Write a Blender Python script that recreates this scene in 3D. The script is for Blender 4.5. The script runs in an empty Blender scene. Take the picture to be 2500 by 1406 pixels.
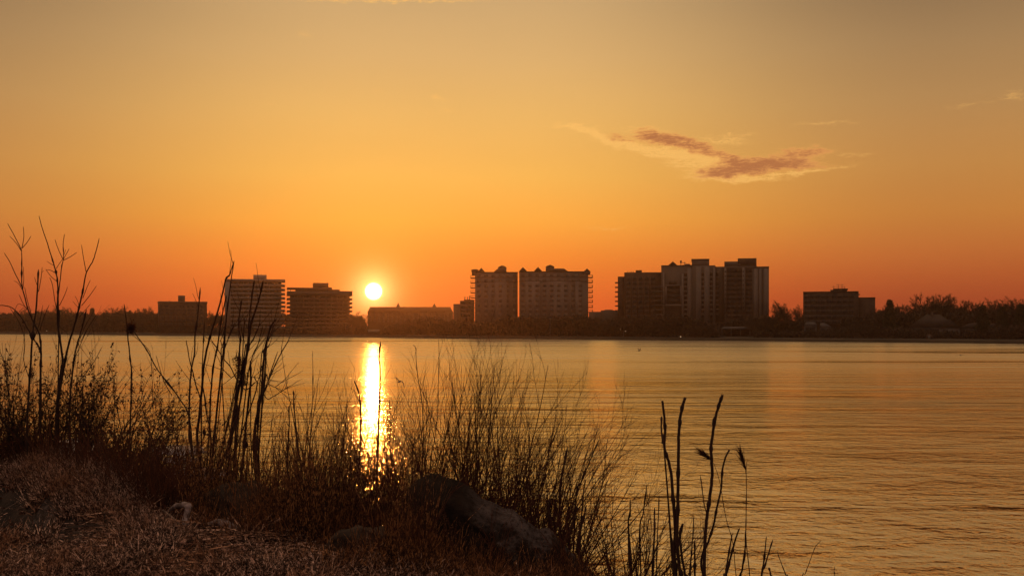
import bpy, math, random
import numpy as np
from mathutils import Vector
random.seed(7)
R = np.random.default_rng(11)
scene = bpy.context.scene
COL = scene.collection
H = 5.5            # eye height above the river (water is z = 0)
F = 2430.0         # focal length in photo pixels (35 mm lens)
CU, HV = 1250.0, 797.0   # column straight ahead, row of the true horizon

def PX(u, d): return (u - CU) / F * d
def PZ(v, d): return H - (v - HV) / F * d
def P(u, v, d): return np.array([PX(u, d), d, PZ(v, d)])
def sm(a, b, x):
    t = np.clip((x - a) / (b - a), 0, 1); return t * t * (3 - 2 * t)

def srgb(r, g, b):
    f = lambda c: (c / 255 / 12.92) if c / 255 <= 0.04045 else ((c / 255 + 0.055) / 1.055) ** 2.4
    return (f(r), f(g), f(b), 1.0)

# ------------------------------------------------------------------ objects
def tag(o, label=None, cat=None, group=None, kind=None):
    if label: o['label'] = label
    if cat: o['category'] = cat
    if group: o['group'] = group
    if kind: o['kind'] = kind
    return o

def empty(name, loc, label, cat, group=None):
    o = bpy.data.objects.new(name, None); o.empty_display_size = 0.2
    COL.objects.link(o); o.location = [float(c) for c in loc]
    return tag(o, label, cat, group)

def link_mesh(name, me, parent=None, loc=None, rotz=0):
    o = bpy.data.objects.new(name, me); COL.objects.link(o)
    if parent is not None: o.parent = parent
    if loc is not None: o.location = [float(c) for c in loc]
    o.rotation_euler = (0, 0, rotz)
    return o

class MB:
    """collects vertices and faces for one mesh"""
    def __init__(s): s.v = []; s.f4 = []; s.f3 = []; s.n = 0; s.poly = []
    def add(s, v, f4=None, f3=None):
        v = np.asarray(v, float).reshape(-1, 3)
        if f4 is not None and len(f4): s.f4.append(np.asarray(f4, int).reshape(-1, 4) + s.n)
        if f3 is not None and len(f3): s.f3.append(np.asarray(f3, int).reshape(-1, 3) + s.n)
        s.v.append(v); s.n += len(v)
    def box(s, x0, x1, y0, y1, z0, z1):
        v = [(x0,y0,z0),(x1,y0,z0),(x1,y1,z0),(x0,y1,z0),(x0,y0,z1),(x1,y0,z1),(x1,y1,z1),(x0,y1,z1)]
        s.add(v, [(3,2,1,0),(4,5,6,7),(0,1,5,4),(1,2,6,5),(2,3,7,6),(3,0,4,7)])
    def hip(s, x0, x1, y0, y1, z0, z1, rx=0.0, ry=None):
        """roof: rectangle at z0 rising to a ridge/plateau inset by rx, ry at z1"""
        if ry is None: ry = (y1 - y0) / 2 - 0.05
        rx = max(rx, 0.0)
        v = [(x0,y0,z0),(x1,y0,z0),(x1,y1,z0),(x0,y1,z0),(x0+rx,y0+ry,z1),(x1-rx,y0+ry,z1),(x1-rx,y1-ry,z1),(x0+rx,y1-ry,z1)]
        s.add(v, [(3,2,1,0),(4,5,6,7),(0,1,5,4),(1,2,6,5),(2,3,7,6),(3,0,4,7)])
    def tubes(s, Pt, Rr, sides=5):
        """Pt (N,K,3) polylines, Rr (N,K) radii"""
        Pt = np.asarray(Pt, float); Rr = np.asarray(Rr, float)
        N, K, _ = Pt.shape
        if N == 0: return
        T = np.gradient(Pt, axis=1)
        T /= np.linalg.norm(T, axis=2, keepdims=True) + 1e-12
        ref = np.zeros_like(T); ref[..., 1] = 1.0
        par = np.abs(T[..., 1]) > 0.9
        ref[par] = (1, 0, 0)
        A = np.cross(T, ref); A /= np.linalg.norm(A, axis=2, keepdims=True) + 1e-12
        B = np.cross(T, A)
        ang = np.arange(sides) * 2 * math.pi / sides
        ring = A[:, :, None, :] * np.cos(ang)[None, None, :, None] + B[:, :, None, :] * np.sin(ang)[None, None, :, None]
        V = Pt[:, :, None, :] + ring * Rr[:, :, None, None]
        V = V.reshape(-1, 3)
        n = np.arange(N)[:, None, None] * K * sides; k = np.arange(K - 1)[None, :, None] * sides
        j = np.arange(sides)[None, None, :]; j2 = (j + 1) % sides
        a = n + k + j; b = n + k + j2
        f = np.stack([a, b, b + sides, a + sides], -1).reshape(-1, 4)
        caps = []
        base = np.arange(N)[:, None] * K * sides
        if sides == 4:
            caps = np.concatenate([base + np.array([[3,2,1,0]]), base + (K-1)*4 + np.array([[0,1,2,3]])])
            f = np.concatenate([f, caps])
            s.add(V, f)
        elif sides > 2:
            i = np.arange(1, sides - 1)
            t0 = np.stack([np.zeros_like(i), i + 1, i], -1); t1 = np.stack([np.zeros_like(i), i, i + 1], -1) + (K-1)*sides
            tt = np.concatenate([t0, t1])
            f3 = (base[:, :, None] + tt[None]).reshape(-1, 3)
            s.add(V, f, f3)
        else: s.add(V, f)
    def tube(s, pts, radii, sides=6):
        s.tubes(np.asarray(pts, float)[None], np.asarray(radii, float)[None], sides)
    def blades(s, base, dirs, length, width, bend, K=4, droop=None, taper=1.0, side=None):
        """grass-like strips: base (N,3), dirs (N,3) unit, bend = sideways dir (N,3)*amount"""
        N = len(base); t = np.linspace(0, 1, K + 1)[None, :, None]
        L = length[:, None, None]
        C = base[:, None] + dirs[:, None] * L * t + bend[:, None] * L * t ** 2
        if side is None:
            side = R.normal(size=(N, 3)); side[:, 2] *= 0.3
        sd = np.cross(dirs, side); sd /= np.linalg.norm(sd, axis=1, keepdims=True) + 1e-9
        w = width[:, None, None] * 0.5 * (1 - taper * 0.92 * t ** 1.6)
        V = np.stack([C - sd[:, None] * w, C + sd[:, None] * w], 2).reshape(-1, 3)
        n = np.arange(N)[:, None] * (K + 1) * 2; k = np.arange(K)[None] * 2
        a = n + k
        s.add(V, np.stack([a, a + 1, a + 3, a + 2], -1).reshape(-1, 4))
    def mesh(s, name, mat, smooth=False):
        me = bpy.data.meshes.new(name)
        V = np.concatenate(s.v) if s.v else np.zeros((0, 3))
        f4 = np.concatenate(s.f4) if s.f4 else np.zeros((0, 4), int)
        f3 = np.concatenate(s.f3) if s.f3 else np.zeros((0, 3), int)
        me.vertices.add(len(V)); me.vertices.foreach_set('co', V.astype(np.float32).ravel())
        me.loops.add(len(f4) * 4 + len(f3) * 3)
        me.loops.foreach_set('vertex_index', np.concatenate([f4.ravel(), f3.ravel()]).astype(np.int32))
        me.polygons.add(len(f4) + len(f3))
        st = np.concatenate([np.arange(len(f4)) * 4, len(f4) * 4 + np.arange(len(f3)) * 3])
        me.polygons.foreach_set('loop_start', st.astype(np.int32))
        try: me.polygons.foreach_set('loop_total', np.concatenate([np.full(len(f4), 4), np.full(len(f3), 3)]).astype(np.int32))
        except Exception: pass
        if smooth: me.polygons.foreach_set('use_smooth', np.ones(len(f4) + len(f3), bool))
        me.update(calc_edges=True); me.validate()
        if mat: me.materials.append(mat)
        return me
    def build(s, name, mat, parent=None, loc=None, rotz=0, smooth=False):
        return link_mesh(name, s.mesh(name, mat, smooth), parent, loc, rotz)

# ------------------------------------------------------------------ node helpers
class NG:
    def __init__(s, tree): s.t = tree; s.n = tree.nodes; s.l = tree.links
    def new(s, typ, **kw):
        n = s.n.new(typ)
        for k, v in kw.items(): setattr(n, k, v)
        return n
    def put(s, sock, v):
        if isinstance(v, bpy.types.NodeSocket): s.l.new(v, sock)
        elif v is not None: sock.default_value = v
    def m(s, op, a, b=None, c=None, clamp=False):
        n = s.new('ShaderNodeMath', operation=op, use_clamp=clamp)
        s.put(n.inputs[0], a)
        if b is not None: s.put(n.inputs[1], b)
        if c is not None: s.put(n.inputs[2], c)
        return n.outputs[0]
    def add(s, a, b): return s.m('ADD', a, b)
    def sub(s, a, b): return s.m('SUBTRACT', a, b)
    def mul(s, a, b): return s.m('MULTIPLY', a, b)
    def smooth(s, x, a, b, lo=0.0, hi=1.0):
        n = s.new('ShaderNodeMapRange', interpolation_type='SMOOTHSTEP')
        s.put(n.inputs[0], x); n.inputs[1].default_value = a; n.inputs[2].default_value = b
        n.inputs[3].default_value = lo; n.inputs[4].default_value = hi
        return n.outputs[0]
    def mix(s, f, a, b, mode='MIX'):
        n = s.new('ShaderNodeMix', data_type='RGBA', blend_type=mode)
        n.clamp_factor = True
        s.put(n.inputs[0], f); s.put(n.inputs[6], a); s.put(n.inputs[7], b)
        return n.outputs[2]
    def ramp(s, x, stops, interp='LINEAR'):
        n = s.new('ShaderNodeValToRGB'); cr = n.color_ramp; cr.interpolation = interp
        while len(cr.elements) > 1: cr.elements.remove(cr.elements[-1])
        cr.elements[0].position = stops[0][0]; cr.elements[0].color = stops[0][1]
        for p, c in stops[1:]:
            e = cr.elements.new(p); e.color = c
        s.put(n.inputs[0], x)
        return n.outputs[0]
    def noise(s, vec, scale, detail=4, rough=0.55, dist=0.0, dim='3D'):
        n = s.new('ShaderNodeTexNoise', noise_dimensions=dim)
        s.put(n.inputs['Vector'], vec); s.put(n.inputs['Scale'], scale)
        n.inputs['Detail'].default_value = detail; n.inputs['Roughness'].default_value = rough
        n.inputs['Distortion'].default_value = dist
        return n.outputs['Fac']
    def mapping(s, vec, scale=(1,1,1), rot=(0,0,0), loc=(0,0,0)):
        n = s.new('ShaderNodeMapping'); s.put(n.inputs[0], vec)
        n.inputs['Location'].default_value = loc; n.inputs['Rotation'].default_value = rot; n.inputs['Scale'].default_value = scale
        return n.outputs[0]

def material(name, base, rough=0.8, var=None, var_scale=3.0, translucent=0.0, bump=0.0, bump_scale=20.0, spec=0.3, emit=None, estr=0.0, random_val=0.0):
    m = bpy.data.materials.new(name); m.use_nodes = True
    g = NG(m.node_tree); b = m.node_tree.nodes['Principled BSDF']
    out = m.node_tree.nodes['Material Output']
    tc = g.new('ShaderNodeTexCoord').outputs['Object']
    col = (*base[:3], 1.0)
    if var is not None:
        nz = g.noise(tc, var_scale, 6, 0.6)
        f = g.smooth(nz, 0.35, 0.65)
        col = g.mix(f, col, (*var[:3], 1.0))
    if random_val:
        oi = g.new('ShaderNodeObjectInfo').outputs['Random']
        k = g.m('MULTIPLY_ADD', oi, random_val, 1 - random_val / 2)
        hs = g.new('ShaderNodeHueSaturation'); g.put(hs.inputs['Value'], k); g.put(hs.inputs['Color'], col); col = hs.outputs[0]
    g.put(b.inputs['Base Color'], col)
    b.inputs['Roughness'].default_value = rough
    b.inputs['Specular IOR Level'].default_value = spec
    if bump:
        bn = g.new('ShaderNodeBump'); bn.inputs['Strength'].default_value = bump; bn.inputs['Distance'].default_value = 0.02
        g.put(bn.inputs['Height'], g.noise(tc, bump_scale, 5, 0.6)); g.put(b.inputs['Normal'], bn.outputs[0])
    if emit:
        b.inputs['Emission Color'].default_value = emit; b.inputs['Emission Strength'].default_value = estr
    if translucent:
        tr = g.new('ShaderNodeBsdfTranslucent'); g.put(tr.inputs['Color'], col)
        mx = g.new('ShaderNodeMixShader'); mx.inputs[0].default_value = translucent
        g.l.new(b.outputs[0], mx.inputs[1]); g.l.new(tr.outputs[0], mx.inputs[2]); g.l.new(mx.outputs[0], out.inputs[0])
    return m
# ------------------------------------------------------------------ camera
cam_d = bpy.data.cameras.new('camera'); cam = bpy.data.objects.new('camera', cam_d); COL.objects.link(cam)
cam.location = (0, 0, H); cam.rotation_euler = (math.pi / 2, 0, 0)
cam_d.sensor_width = 36; cam_d.lens = 36 * F / 2500
cam_d.shift_y = (HV - 703) / 2500
cam_d.clip_start = 0.05; cam_d.clip_end = 20000
scene.camera = cam

SUN_U, SUN_V = 912, 711
sdir = Vector(((SUN_U - CU) / F, 1, (HV - SUN_V) / F)).normalized()
SUN_EL = math.asin(sdir.z); SUN_AZ = math.atan2(sdir.x, sdir.y)
sun_d = bpy.data.lights.new('sun', 'SUN'); sun = bpy.data.objects.new('sun', sun_d); COL.objects.link(sun)
sun_d.energy = 0.45; sun_d.angle = math.radians(0.5); sun_d.color = (1.0, 0.32, 0.06)
sun.rotation_euler = sdir.to_track_quat('Z', 'Y').to_euler(); sun.location = (-20, 100, 60)

# ------------------------------------------------------------------ sky (world)
world = bpy.data.worlds.new('World'); scene.world = world; world.use_nodes = True
wt = world.node_tree; wt.nodes.clear(); g = NG(wt)
gen = g.new('ShaderNodeTexCoord').outputs['Generated']
nrm = g.new('ShaderNodeVectorMath', operation='NORMALIZE'); g.put(nrm.inputs[0], gen); D = nrm.outputs[0]
sep = g.new('ShaderNodeSeparateXYZ'); g.put(sep.inputs[0], D); X, Y, Z = sep.outputs
DEG = 180 / math.pi
EL = g.mul(g.m('ARCSINE', Z), DEG)
AZ = g.mul(g.m('ARCTAN2', X, Y), DEG)
# elevation -6..60 degrees -> 0..1
E = g.m('MULTIPLY_ADD', EL, 1 / 66, 6 / 66, clamp=True)
def rmp(st): return g.ramp(E, [((e + 6) / 66, srgb(*c)) for e, c in st])
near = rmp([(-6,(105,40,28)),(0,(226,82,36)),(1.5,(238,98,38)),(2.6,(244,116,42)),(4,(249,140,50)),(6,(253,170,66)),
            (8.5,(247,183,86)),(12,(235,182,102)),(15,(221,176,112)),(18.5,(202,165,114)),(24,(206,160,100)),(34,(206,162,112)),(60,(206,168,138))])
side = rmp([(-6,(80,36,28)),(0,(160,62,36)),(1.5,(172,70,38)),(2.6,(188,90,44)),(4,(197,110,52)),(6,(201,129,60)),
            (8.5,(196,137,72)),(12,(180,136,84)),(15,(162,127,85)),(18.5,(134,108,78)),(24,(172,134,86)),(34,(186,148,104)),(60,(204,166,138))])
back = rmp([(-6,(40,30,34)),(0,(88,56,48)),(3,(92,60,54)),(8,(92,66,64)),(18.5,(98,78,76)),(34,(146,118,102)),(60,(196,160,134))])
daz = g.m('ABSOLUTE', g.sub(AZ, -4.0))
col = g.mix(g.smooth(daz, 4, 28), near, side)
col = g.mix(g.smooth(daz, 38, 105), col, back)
# a little of the physical sky model, sun in the same place
nish = g.new('ShaderNodeTexSky', sky_type='NISHITA'); nish.sun_disc = False
nish.sun_elevation = SUN_EL; nish.sun_rotation = SUN_AZ; nish.dust_density = 4.0; nish.air_density = 1.5
nc = g.new('ShaderNodeVectorMath', operation='SCALE'); g.put(nc.inputs[0], nish.outputs[0]); nc.inputs[3].default_value = 0.003
va = g.new('ShaderNodeVectorMath', operation='ADD'); g.put(va.inputs[0], col); g.put(va.inputs[1], nc.outputs[0]); col = va.outputs[0]

# clouds: thin drifting streaks, given by direction (azimuth, elevation in degrees)
def ae(u, v):
    x = (u - CU) / F; z = (HV - v) / F
    return math.degrees(math.atan(x)), math.degrees(math.atan(z / math.hypot(1, x)))
cb = g.new('ShaderNodeCombineXYZ'); g.put(cb.inputs[0], AZ); g.put(cb.inputs[1], EL); AE = cb.outputs[0]
wn = g.noise(g.mapping(AE, (0.55, 2.6, 1)), 1.0, 5, 0.6)
wn2 = g.noise(g.mapping(AE, (1.3, 6.5, 1), (0, 0, 0.16)), 1.6, 8, 0.72, 0.8)
wn3 = g.noise(g.mapping(AE, (1.3, 3.0, 1), loc=(7, 3, 0)), 0.8, 6, 0.65)
dx = g.mul(g.sub(wn, 0.5), 2.0); dy = g.mul(g.sub(wn3, 0.5), 0.9)
AZw = g.add(AZ, dx); ELw = g.add(EL, dy)
def blob(u, v, su, sv, deg=0.0):
    a, e = ae(u, v); k = 42.4
    c, s_ = math.cos(math.radians(deg)), math.sin(math.radians(deg))
    xx = g.sub(AZw, a); yy = g.sub(ELw, e)
    p = g.m('MULTIPLY_ADD', xx, c * k / su, g.mul(yy, s_ * k / su))
    q = g.m('MULTIPLY_ADD', yy, c * k / sv, g.mul(xx, -s_ * k / sv))
    r2 = g.add(g.mul(p, p), g.mul(q, q))
    return g.m('EXPONENT', g.mul(r2, -1.0))
def field(bl):
    tot = None
    for b in bl:
        amp = b[5] if len(b) > 5 else 1.0
        x = blob(*b[:5])
        if amp != 1.0: x = g.mul(x, amp)
        tot = x if tot is None else g.add(tot, x)
    return tot
front = g.smooth(Y, 0.2, 0.5)
str_ = g.smooth(wn2, 0.36, 0.64)
thin = field([(1395,309,55,6,-3,1.1),(1450,328,45,9,-24,1.5),(1530,353,75,10,-14,1.7),(1650,376,90,11,-8,1.5),(1585,322,60,12,-8,1.0),(1740,395,80,16,-12,1.0),(1680,400,60,14,-6,.75),(1700,425,50,10,-8,.7),
              (1790,437,95,6,-3,1.4),(1930,424,120,6,5,1.0),(1770,345,60,10,-6,.7),(1810,330,50,5,0,.55),(2085,377,40,4,0,.6),(1065,240,28,7,-10,.75),(1085,268,22,4,-5,.6),(930,222,16,6,0,.5),(735,85,22,8,0,.35),
              (2370,256,60,5,4,.38),(2472,236,30,12,-10,.5),(950,2,210,5,2,.9),(1485,558,55,4,-4,.5),(2010,302,80,6,0,.45),(650,252,18,3,0,.4)])
thinm = g.mul(g.smooth(g.mul(thin, g.m('MULTIPLY_ADD', str_, 1.0, 0.28)), 0.05, 0.95), front)
dark = field([(1598,332,64,18,-10,1.05),(1668,352,80,16,-14,1.1),(1510,338,52,9,-18,.75),(1770,384,70,14,-20,.85),(1825,410,112,21,5,1.35),(1750,424,60,12,0,.6),(1925,402,104,12,-4,1.05),(1965,371,60,14,0,1.1)])
darkm = g.mul(g.smooth(g.mul(dark, g.m('MULTIPLY_ADD', str_, 0.55, 0.55)), 0.08, 1.45), front)
col = g.mix(g.mul(thinm, 0.7), col, srgb(254, 194, 106))
ck_ = g.ramp(darkm, [(0, srgb(246, 178, 92)), (0.4, srgb(224, 154, 86)), (1, srgb(182, 116, 70))])
col = g.mix(g.smooth(darkm, 0.0, 0.55), col, ck_)
# faint high unevenness of the whole sky
un = g.noise(g.mapping(AE, (0.05, 0.22, 1)), 1.0, 4, 0.5)
k = g.m('MULTIPLY_ADD', un, 0.10, 0.95)
sc_ = g.new('ShaderNodeVectorMath', operation='SCALE'); g.put(sc_.inputs[0], col); g.put(sc_.inputs[3], k); col = sc_.outputs[0]
# solar disc and aureole
dot = g.new('ShaderNodeVectorMath', operation='DOT_PRODUCT'); g.put(dot.inputs[0], D); dot.inputs[1].default_value = tuple(sdir)
TH = g.mul(g.m('ARCCOSINE', g.m('MINIMUM', dot.outputs['Value'], 1.0)), DEG)
def glow(width, power, rgb):
    f = g.m('EXPONENT', g.mul(g.m('POWER', g.mul(TH, 1 / width), power), -1.0))
    n = g.new('ShaderNodeVectorMath', operation='SCALE'); n.inputs[0].default_value = rgb; g.put(n.inputs[3], f)
    return n.outputs[0]
for w, p, c in [(0.44, 8.0, (14.0, 10.0, 4.6)), (0.85, 1.4, (2.4, 1.30, 0.45)), (1.8, 1.0, (0.50, 0.20, 0.03)), (6.0, 1.3, (0.10, 0.055, 0.004))]:
    n = g.new('ShaderNodeVectorMath', operation='ADD'); g.put(n.inputs[0], col); g.put(n.inputs[1], glow(w, p, c)); col = n.outputs[0]
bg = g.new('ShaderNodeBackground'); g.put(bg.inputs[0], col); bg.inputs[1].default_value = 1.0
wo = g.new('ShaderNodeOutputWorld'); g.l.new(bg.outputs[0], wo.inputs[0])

scene.view_settings.view_transform = 'Standard'; scene.view_settings.look = 'None'
scene.view_settings.exposure = 0; scene.view_settings.gamma = 1
cy = scene.cycles
cy.use_denoising = True
try: cy.denoiser = 'OPENIMAGEDENOISE'; cy.denoising_input_passes = 'RGB_ALBEDO_NORMAL'
except Exception: pass
cy.sample_clamp_indirect = 8; cy.sample_clamp_direct = 0
cy.max_bounces = 6; cy.diffuse_bounces = 2; cy.glossy_bounces = 3; cy.transmission_bounces = 4; cy.transparent_max_bounces = 8; cy.volume_bounces = 0
cy.caustics_reflective = False; cy.caustics_refractive = False

# ------------------------------------------------------------------ haze
def build_haze():
    mb = MB(); mb.box(-1150, 1150, -60, 1500, -2.2, 75)
    m = bpy.data.materials.new('haze'); m.use_nodes = True; m.node_tree.nodes.clear(); q = NG(m.node_tree)
    vol = q.new('ShaderNodeVolumePrincipled'); vol.inputs['Density'].default_value = 0.00025
    vol.inputs['Color'].default_value = (0.80, 0.55, 0.42, 1); vol.inputs['Anisotropy'].default_value = 0.8
    vol.inputs['Absorption Color'].default_value = (0.1, 0.1, 0.1, 1)
    o = q.new('ShaderNodeOutputMaterial'); q.l.new(vol.outputs[0], o.inputs['Volume'])
    m.cycles.homogeneous_volume = True
    tag(mb.build('haze', m), 'warm morning haze hanging over the river and far shore', 'haze', None, 'stuff')

# ------------------------------------------------------------------ water
def build_water():
    m = bpy.data.materials.new('river_water'); m.use_nodes = True; nt = m.node_tree; q = NG(nt)
    b = nt.nodes['Principled BSDF']
    pos = q.new('ShaderNodeNewGeometry').outputs['Position']
    sp = q.new('ShaderNodeSeparateXYZ'); q.put(sp.inputs[0], pos)
    # wind patches: long streaks of ruffled and calm water
    patch = q.noise(q.mapping(pos, (0.009, 0.05, 1), (0, 0, 0.10)), 1.0, 4, 0.6, 0.3)
    mid = q.noise(q.mapping(pos, (0.035, 0.30, 1), (0, 0, 0.06), (11, 3, 0)), 1.0, 5, 0.65, 0.5)
    streak = q.noise(q.mapping(pos, (0.0045, 0.04, 1), (0, 0, 0.5), (31, 5, 0)), 1.0, 5, 0.62, 0.4)
    near = q.smooth(sp.outputs[1], 85, 24)        # rougher chop towards the bank
    line = q.smooth(streak, 0.57, 0.66)
    ruf = q.m('MULTIPLY_ADD', q.smooth(patch, 0.36, 0.66), 0.5, 0.45)
    far_ = q.m('MULTIPLY_ADD', near, -0.75, 1.0)
    ruf = q.add(ruf, q.mul(q.mul(q.smooth(mid, 0.42, 0.7), 0.6), far_))
    ruf = q.add(ruf, q.mul(q.mul(line, 1.3), far_))
    slick = q.mul(q.smooth(q.noise(q.mapping(pos, (0.0035, 0.034, 1), (0, 0, 0.52), (3, 9, 0)), 1.0, 6, 0.65, 0.6), 0.54, 0.64), far_)
    amp = q.mul(q.add(ruf, q.mul(near, 1.6)), q.m('MULTIPLY_ADD', slick, -0.7, 1.0))
    w1 = q.noise(q.mapping(pos, (0.95, 1.0, 1), (0, 0, 0.12)), 2.3, 4, 0.55, 0.4)
    w2 = q.noise(q.mapping(pos, (0.75, 1.0, 1), (0, 0, -0.2)), 0.62, 3, 0.5, 0.3)
    w3 = q.noise(q.mapping(pos, (0.8, 1.0, 1), (0, 0, 0.5)), 9.0, 3, 0.5)
    w4 = q.noise(q.mapping(pos, (0.6, 1.0, 1), (0, 0, 0.05)), 0.17, 2, 0.5, 0.3)
    w5 = q.noise(q.mapping(pos, (0.65, 1.0, 1), (0, 0, 0.15), (4, 4, 0)), 0.33, 3, 0.5, 0.4)
    h = q.add(q.mul(w1, 0.22), q.add(q.mul(w2, 0.30), q.add(q.mul(w3, 0.014), q.add(q.mul(w4, 0.8), q.mul(w5, 0.55)))))
    h = q.mul(h, amp)
    rgh = q.add(q.smooth(sp.outputs[1], 15, 200, 0.07, 0.25), q.mul(q.smooth(ruf, 0.5, 2.2), 0.08))
    rgh = q.mul(rgh, q.m('MULTIPLY_ADD', slick, -0.62, 1.0))
    bn = q.new('ShaderNodeBump'); bn.inputs['Strength'].default_value = 1.0; bn.inputs['Distance'].default_value = WATER_BUMP
    q.put(bn.inputs['Height'], h); q.put(b.inputs['Normal'], bn.outputs[0])
    b.inputs['Base Color'].default_value = (0.012, 0.010, 0.008, 1)
    q.put(b.inputs['Roughness'], rgh)
    b.inputs['IOR'].default_value = 4.2
    b.inputs['Specular IOR Level'].default_value = 1.0
    b.inputs['Specular Tint'].default_value = (1.0, 0.91, 0.70, 1)
    mb = MB(); mb.add([(-1100,-50,0),(1100,-50,0),(1100,1400,0),(-1100,1400,0)], [(0,1,2,3)])
    tag(mb.build('water', m), 'rippled river water reflecting the orange sunrise', None, None, 'structure')
WATER_BUMP = 0.15
build_haze(); build_water()
# ------------------------------------------------------------------ far shore
def shore_t(x, y): return (30 * y + 23.33 * x - 13365) / 38.0
def shore_d(u): return 13365 / (18 + 0.0096 * u)
def land_z(t):
    return float(np.interp(t, [-1, 0, 0.5, 6, 60, 400, 1500], [-1.5, -0.2, 0.75, 1.1, 2.2, 3.0, 3.2]))
def gz(x, y): return land_z(shore_t(x, y))

M = {}
M['land'] = material('shore_turf', (0.035,0.032,0.022), 0.95, (0.06,0.05,0.035), 0.05)
M['seawall'] = material('seawall_stone', (0.10,0.09,0.08), 0.9, (0.05,0.045,0.04), 0.4)
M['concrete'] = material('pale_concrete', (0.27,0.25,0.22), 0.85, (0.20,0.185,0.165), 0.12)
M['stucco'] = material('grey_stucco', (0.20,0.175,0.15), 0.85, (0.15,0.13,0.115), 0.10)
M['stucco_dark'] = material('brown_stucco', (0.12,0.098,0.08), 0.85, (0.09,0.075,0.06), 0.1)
M['brick'] = material('brown_brick', (0.075,0.05,0.036), 0.9, (0.05,0.034,0.026), 0.3)
M['glass'] = material('dark_glass', (0.035,0.032,0.03), 0.35, None, 1, spec=0.4)
M['muted'] = material('muted_glass', (0.12,0.105,0.09), 0.5, None, 1, spec=0.3)  # condominium windows, toned close to the stucco for low contrast
M['roof'] = material('dark_roofing', (0.032,0.026,0.024), 0.9, (0.022,0.018,0.016), 0.4)
M['roofpale'] = material('frosted_roofing', (0.09,0.085,0.085), 0.9, (0.055,0.05,0.05), 0.3)
M['metal'] = material('grey_metal', (0.12,0.12,0.12), 0.5)
M['siding'] = material('house_siding', (0.14,0.13,0.125), 0.85, (0.1,0.095,0.09), 0.3)
M['bark_far'] = material('far_bark', (0.055,0.042,0.032), 0.95, (0.035,0.027,0.02), 0.4, random_val=0.3)
M['needles'] = material('dark_needles', (0.02,0.03,0.016), 0.9, (0.035,0.045,0.025), 0.6)
M['thicket'] = material('thicket_twigs', (0.035,0.027,0.02), 0.95, (0.055,0.045,0.033), 0.08)
M['lamp'] = material('lamp_glow', (0.8,0.7,0.6), 0.5, emit=(1.0,0.62,0.32,1), estr=0.7)

def build_land():
    xs = np.arange(-1140, 451, 15.0); ts = [-3, -0.01, 0.02, 6, 20, 60, 150, 400, 900, 2200]
    zs = [-1.8, -0.5, 0.75, 1.1, 1.5, 2.2, 2.6, 3.0, 3.2, 3.2]
    mb = MB(); V = []
    for x in xs:
        for t, z in zip(ts, zs):
            y = (13365 + 38 * t - 23.33 * x) / 30
            wob = 1.2 * math.sin(x * 0.11) + 0.8 * math.sin(x * 0.31 + 1) if t < 30 else 0
            V.append((x, min(y + wob, 1490 + t * 1e-3), z))
    n = len(ts); f = [(i*n+j, (i+1)*n+j, (i+1)*n+j+1, i*n+j+1) for i in range(len(xs)-1) for j in range(n-1)]
    mb.add(V, f)
    tag(mb.build('far_shore_ground', M['land']), 'dark grassy ground of the far shore below the towers', None, None, 'structure')
build_land()

class Bld:
    """building placed at depth d; methods take photo columns/rows and turn them into metres in the building's own frame"""
    def __init__(s, name, label, cat, u0, u1, d, yaw=0, group=None):
        s.d = d; s.u0, s.u1 = u0, u1; s.uc = (u0 + u1) / 2
        x, y = PX(s.uc, d), d
        s.base = gz(x, y) - 0.3
        s.ca = math.cos(math.atan2(x, y))
        s.root = empty(name, (x, y, s.base), label, cat, group); s.root.rotation_euler = (0, 0, math.radians(yaw) - math.atan2(x, y))
        s.cache = {}
    def X(s, u): return (u - s.uc) / F * s.d * s.ca
    def Z(s, v): return PZ(v, s.d) - s.base
    def part(s, name, mb, mat, parent=None): return mb.build(name, M[mat], parent or s.root)
    def box(s, name, mat, u0, u1, v0, v1, y0=0, y1=18, parent=None):
        """v0 = upper row, v1 = lower row (None = ground)"""
        mb = MB(); mb.box(s.X(u0), s.X(u1), y0, y1, 0 if v1 is None else s.Z(v1), s.Z(v0))
        return s.part(name, mb, mat, parent)
    def rep(s, name, mat, w, dep, h, places, frame=None):
        """the same small piece many times: one child each, sharing a mesh"""
        mb = MB(); mb.box(-w/2, w/2, 0, dep, 0, h); me = mb.mesh(name, M[mat])
        if frame:
            fb = MB(); t = 0.18
            fb.box(-w/2-t, w/2+t, -0.06, 0.05, -t, 0); fb.box(-w/2-t, w/2+t, -0.06, 0.05, h, h+t)
            fb.box(-w/2-t, -w/2, -0.06, 0.05, 0, h); fb.box(w/2, w/2+t, -0.06, 0.05, 0, h)
            fm = fb.mesh(name + '_frame', M[frame])
        for (x, y, z) in places:
            o = link_mesh(name, me, s.root, (x, y, z))
            if frame: link_mesh('frame', fm, o)
    def antenna(s, u, v0, v1, y=6, r=0.07, arms=1):
        mb = MB(); x = s.X(u); mb.tube([(x,y,s.Z(v1)),(x,y,(s.Z(v0)+s.Z(v1))/2),(x,y,s.Z(v0))], [r*1.6, r*1.3, r], 5)
        for k in range(arms):
            z = s.Z(v0) - 0.4 - k * 0.9; mb.tube([(x-0.8,y,z),(x,y,z),(x+0.8,y,z)], [r*0.8]*3, 4)
        s.part('antenna', mb, 'metal')
    def gable(s, u0, u1, ve, va, y0=-0.3, y1=7, mat='roof', name='gable_roof'):
        mb = MB(); a, b = s.X(u0), s.X(u1); z0, z1 = s.Z(ve), s.Z(va); c = (a+b)/2
        mb.add([(a,y0,z0),(b,y0,z0),(c,y0,z1),(a,y1,z0),(b,y1,z0),(c,y1,z1)], [(0,2,5,3),(1,4,5,2),(0,3,4,1)], [(0,1,2),(3,5,4)])
        return s.part(name, mb, mat)

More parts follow.
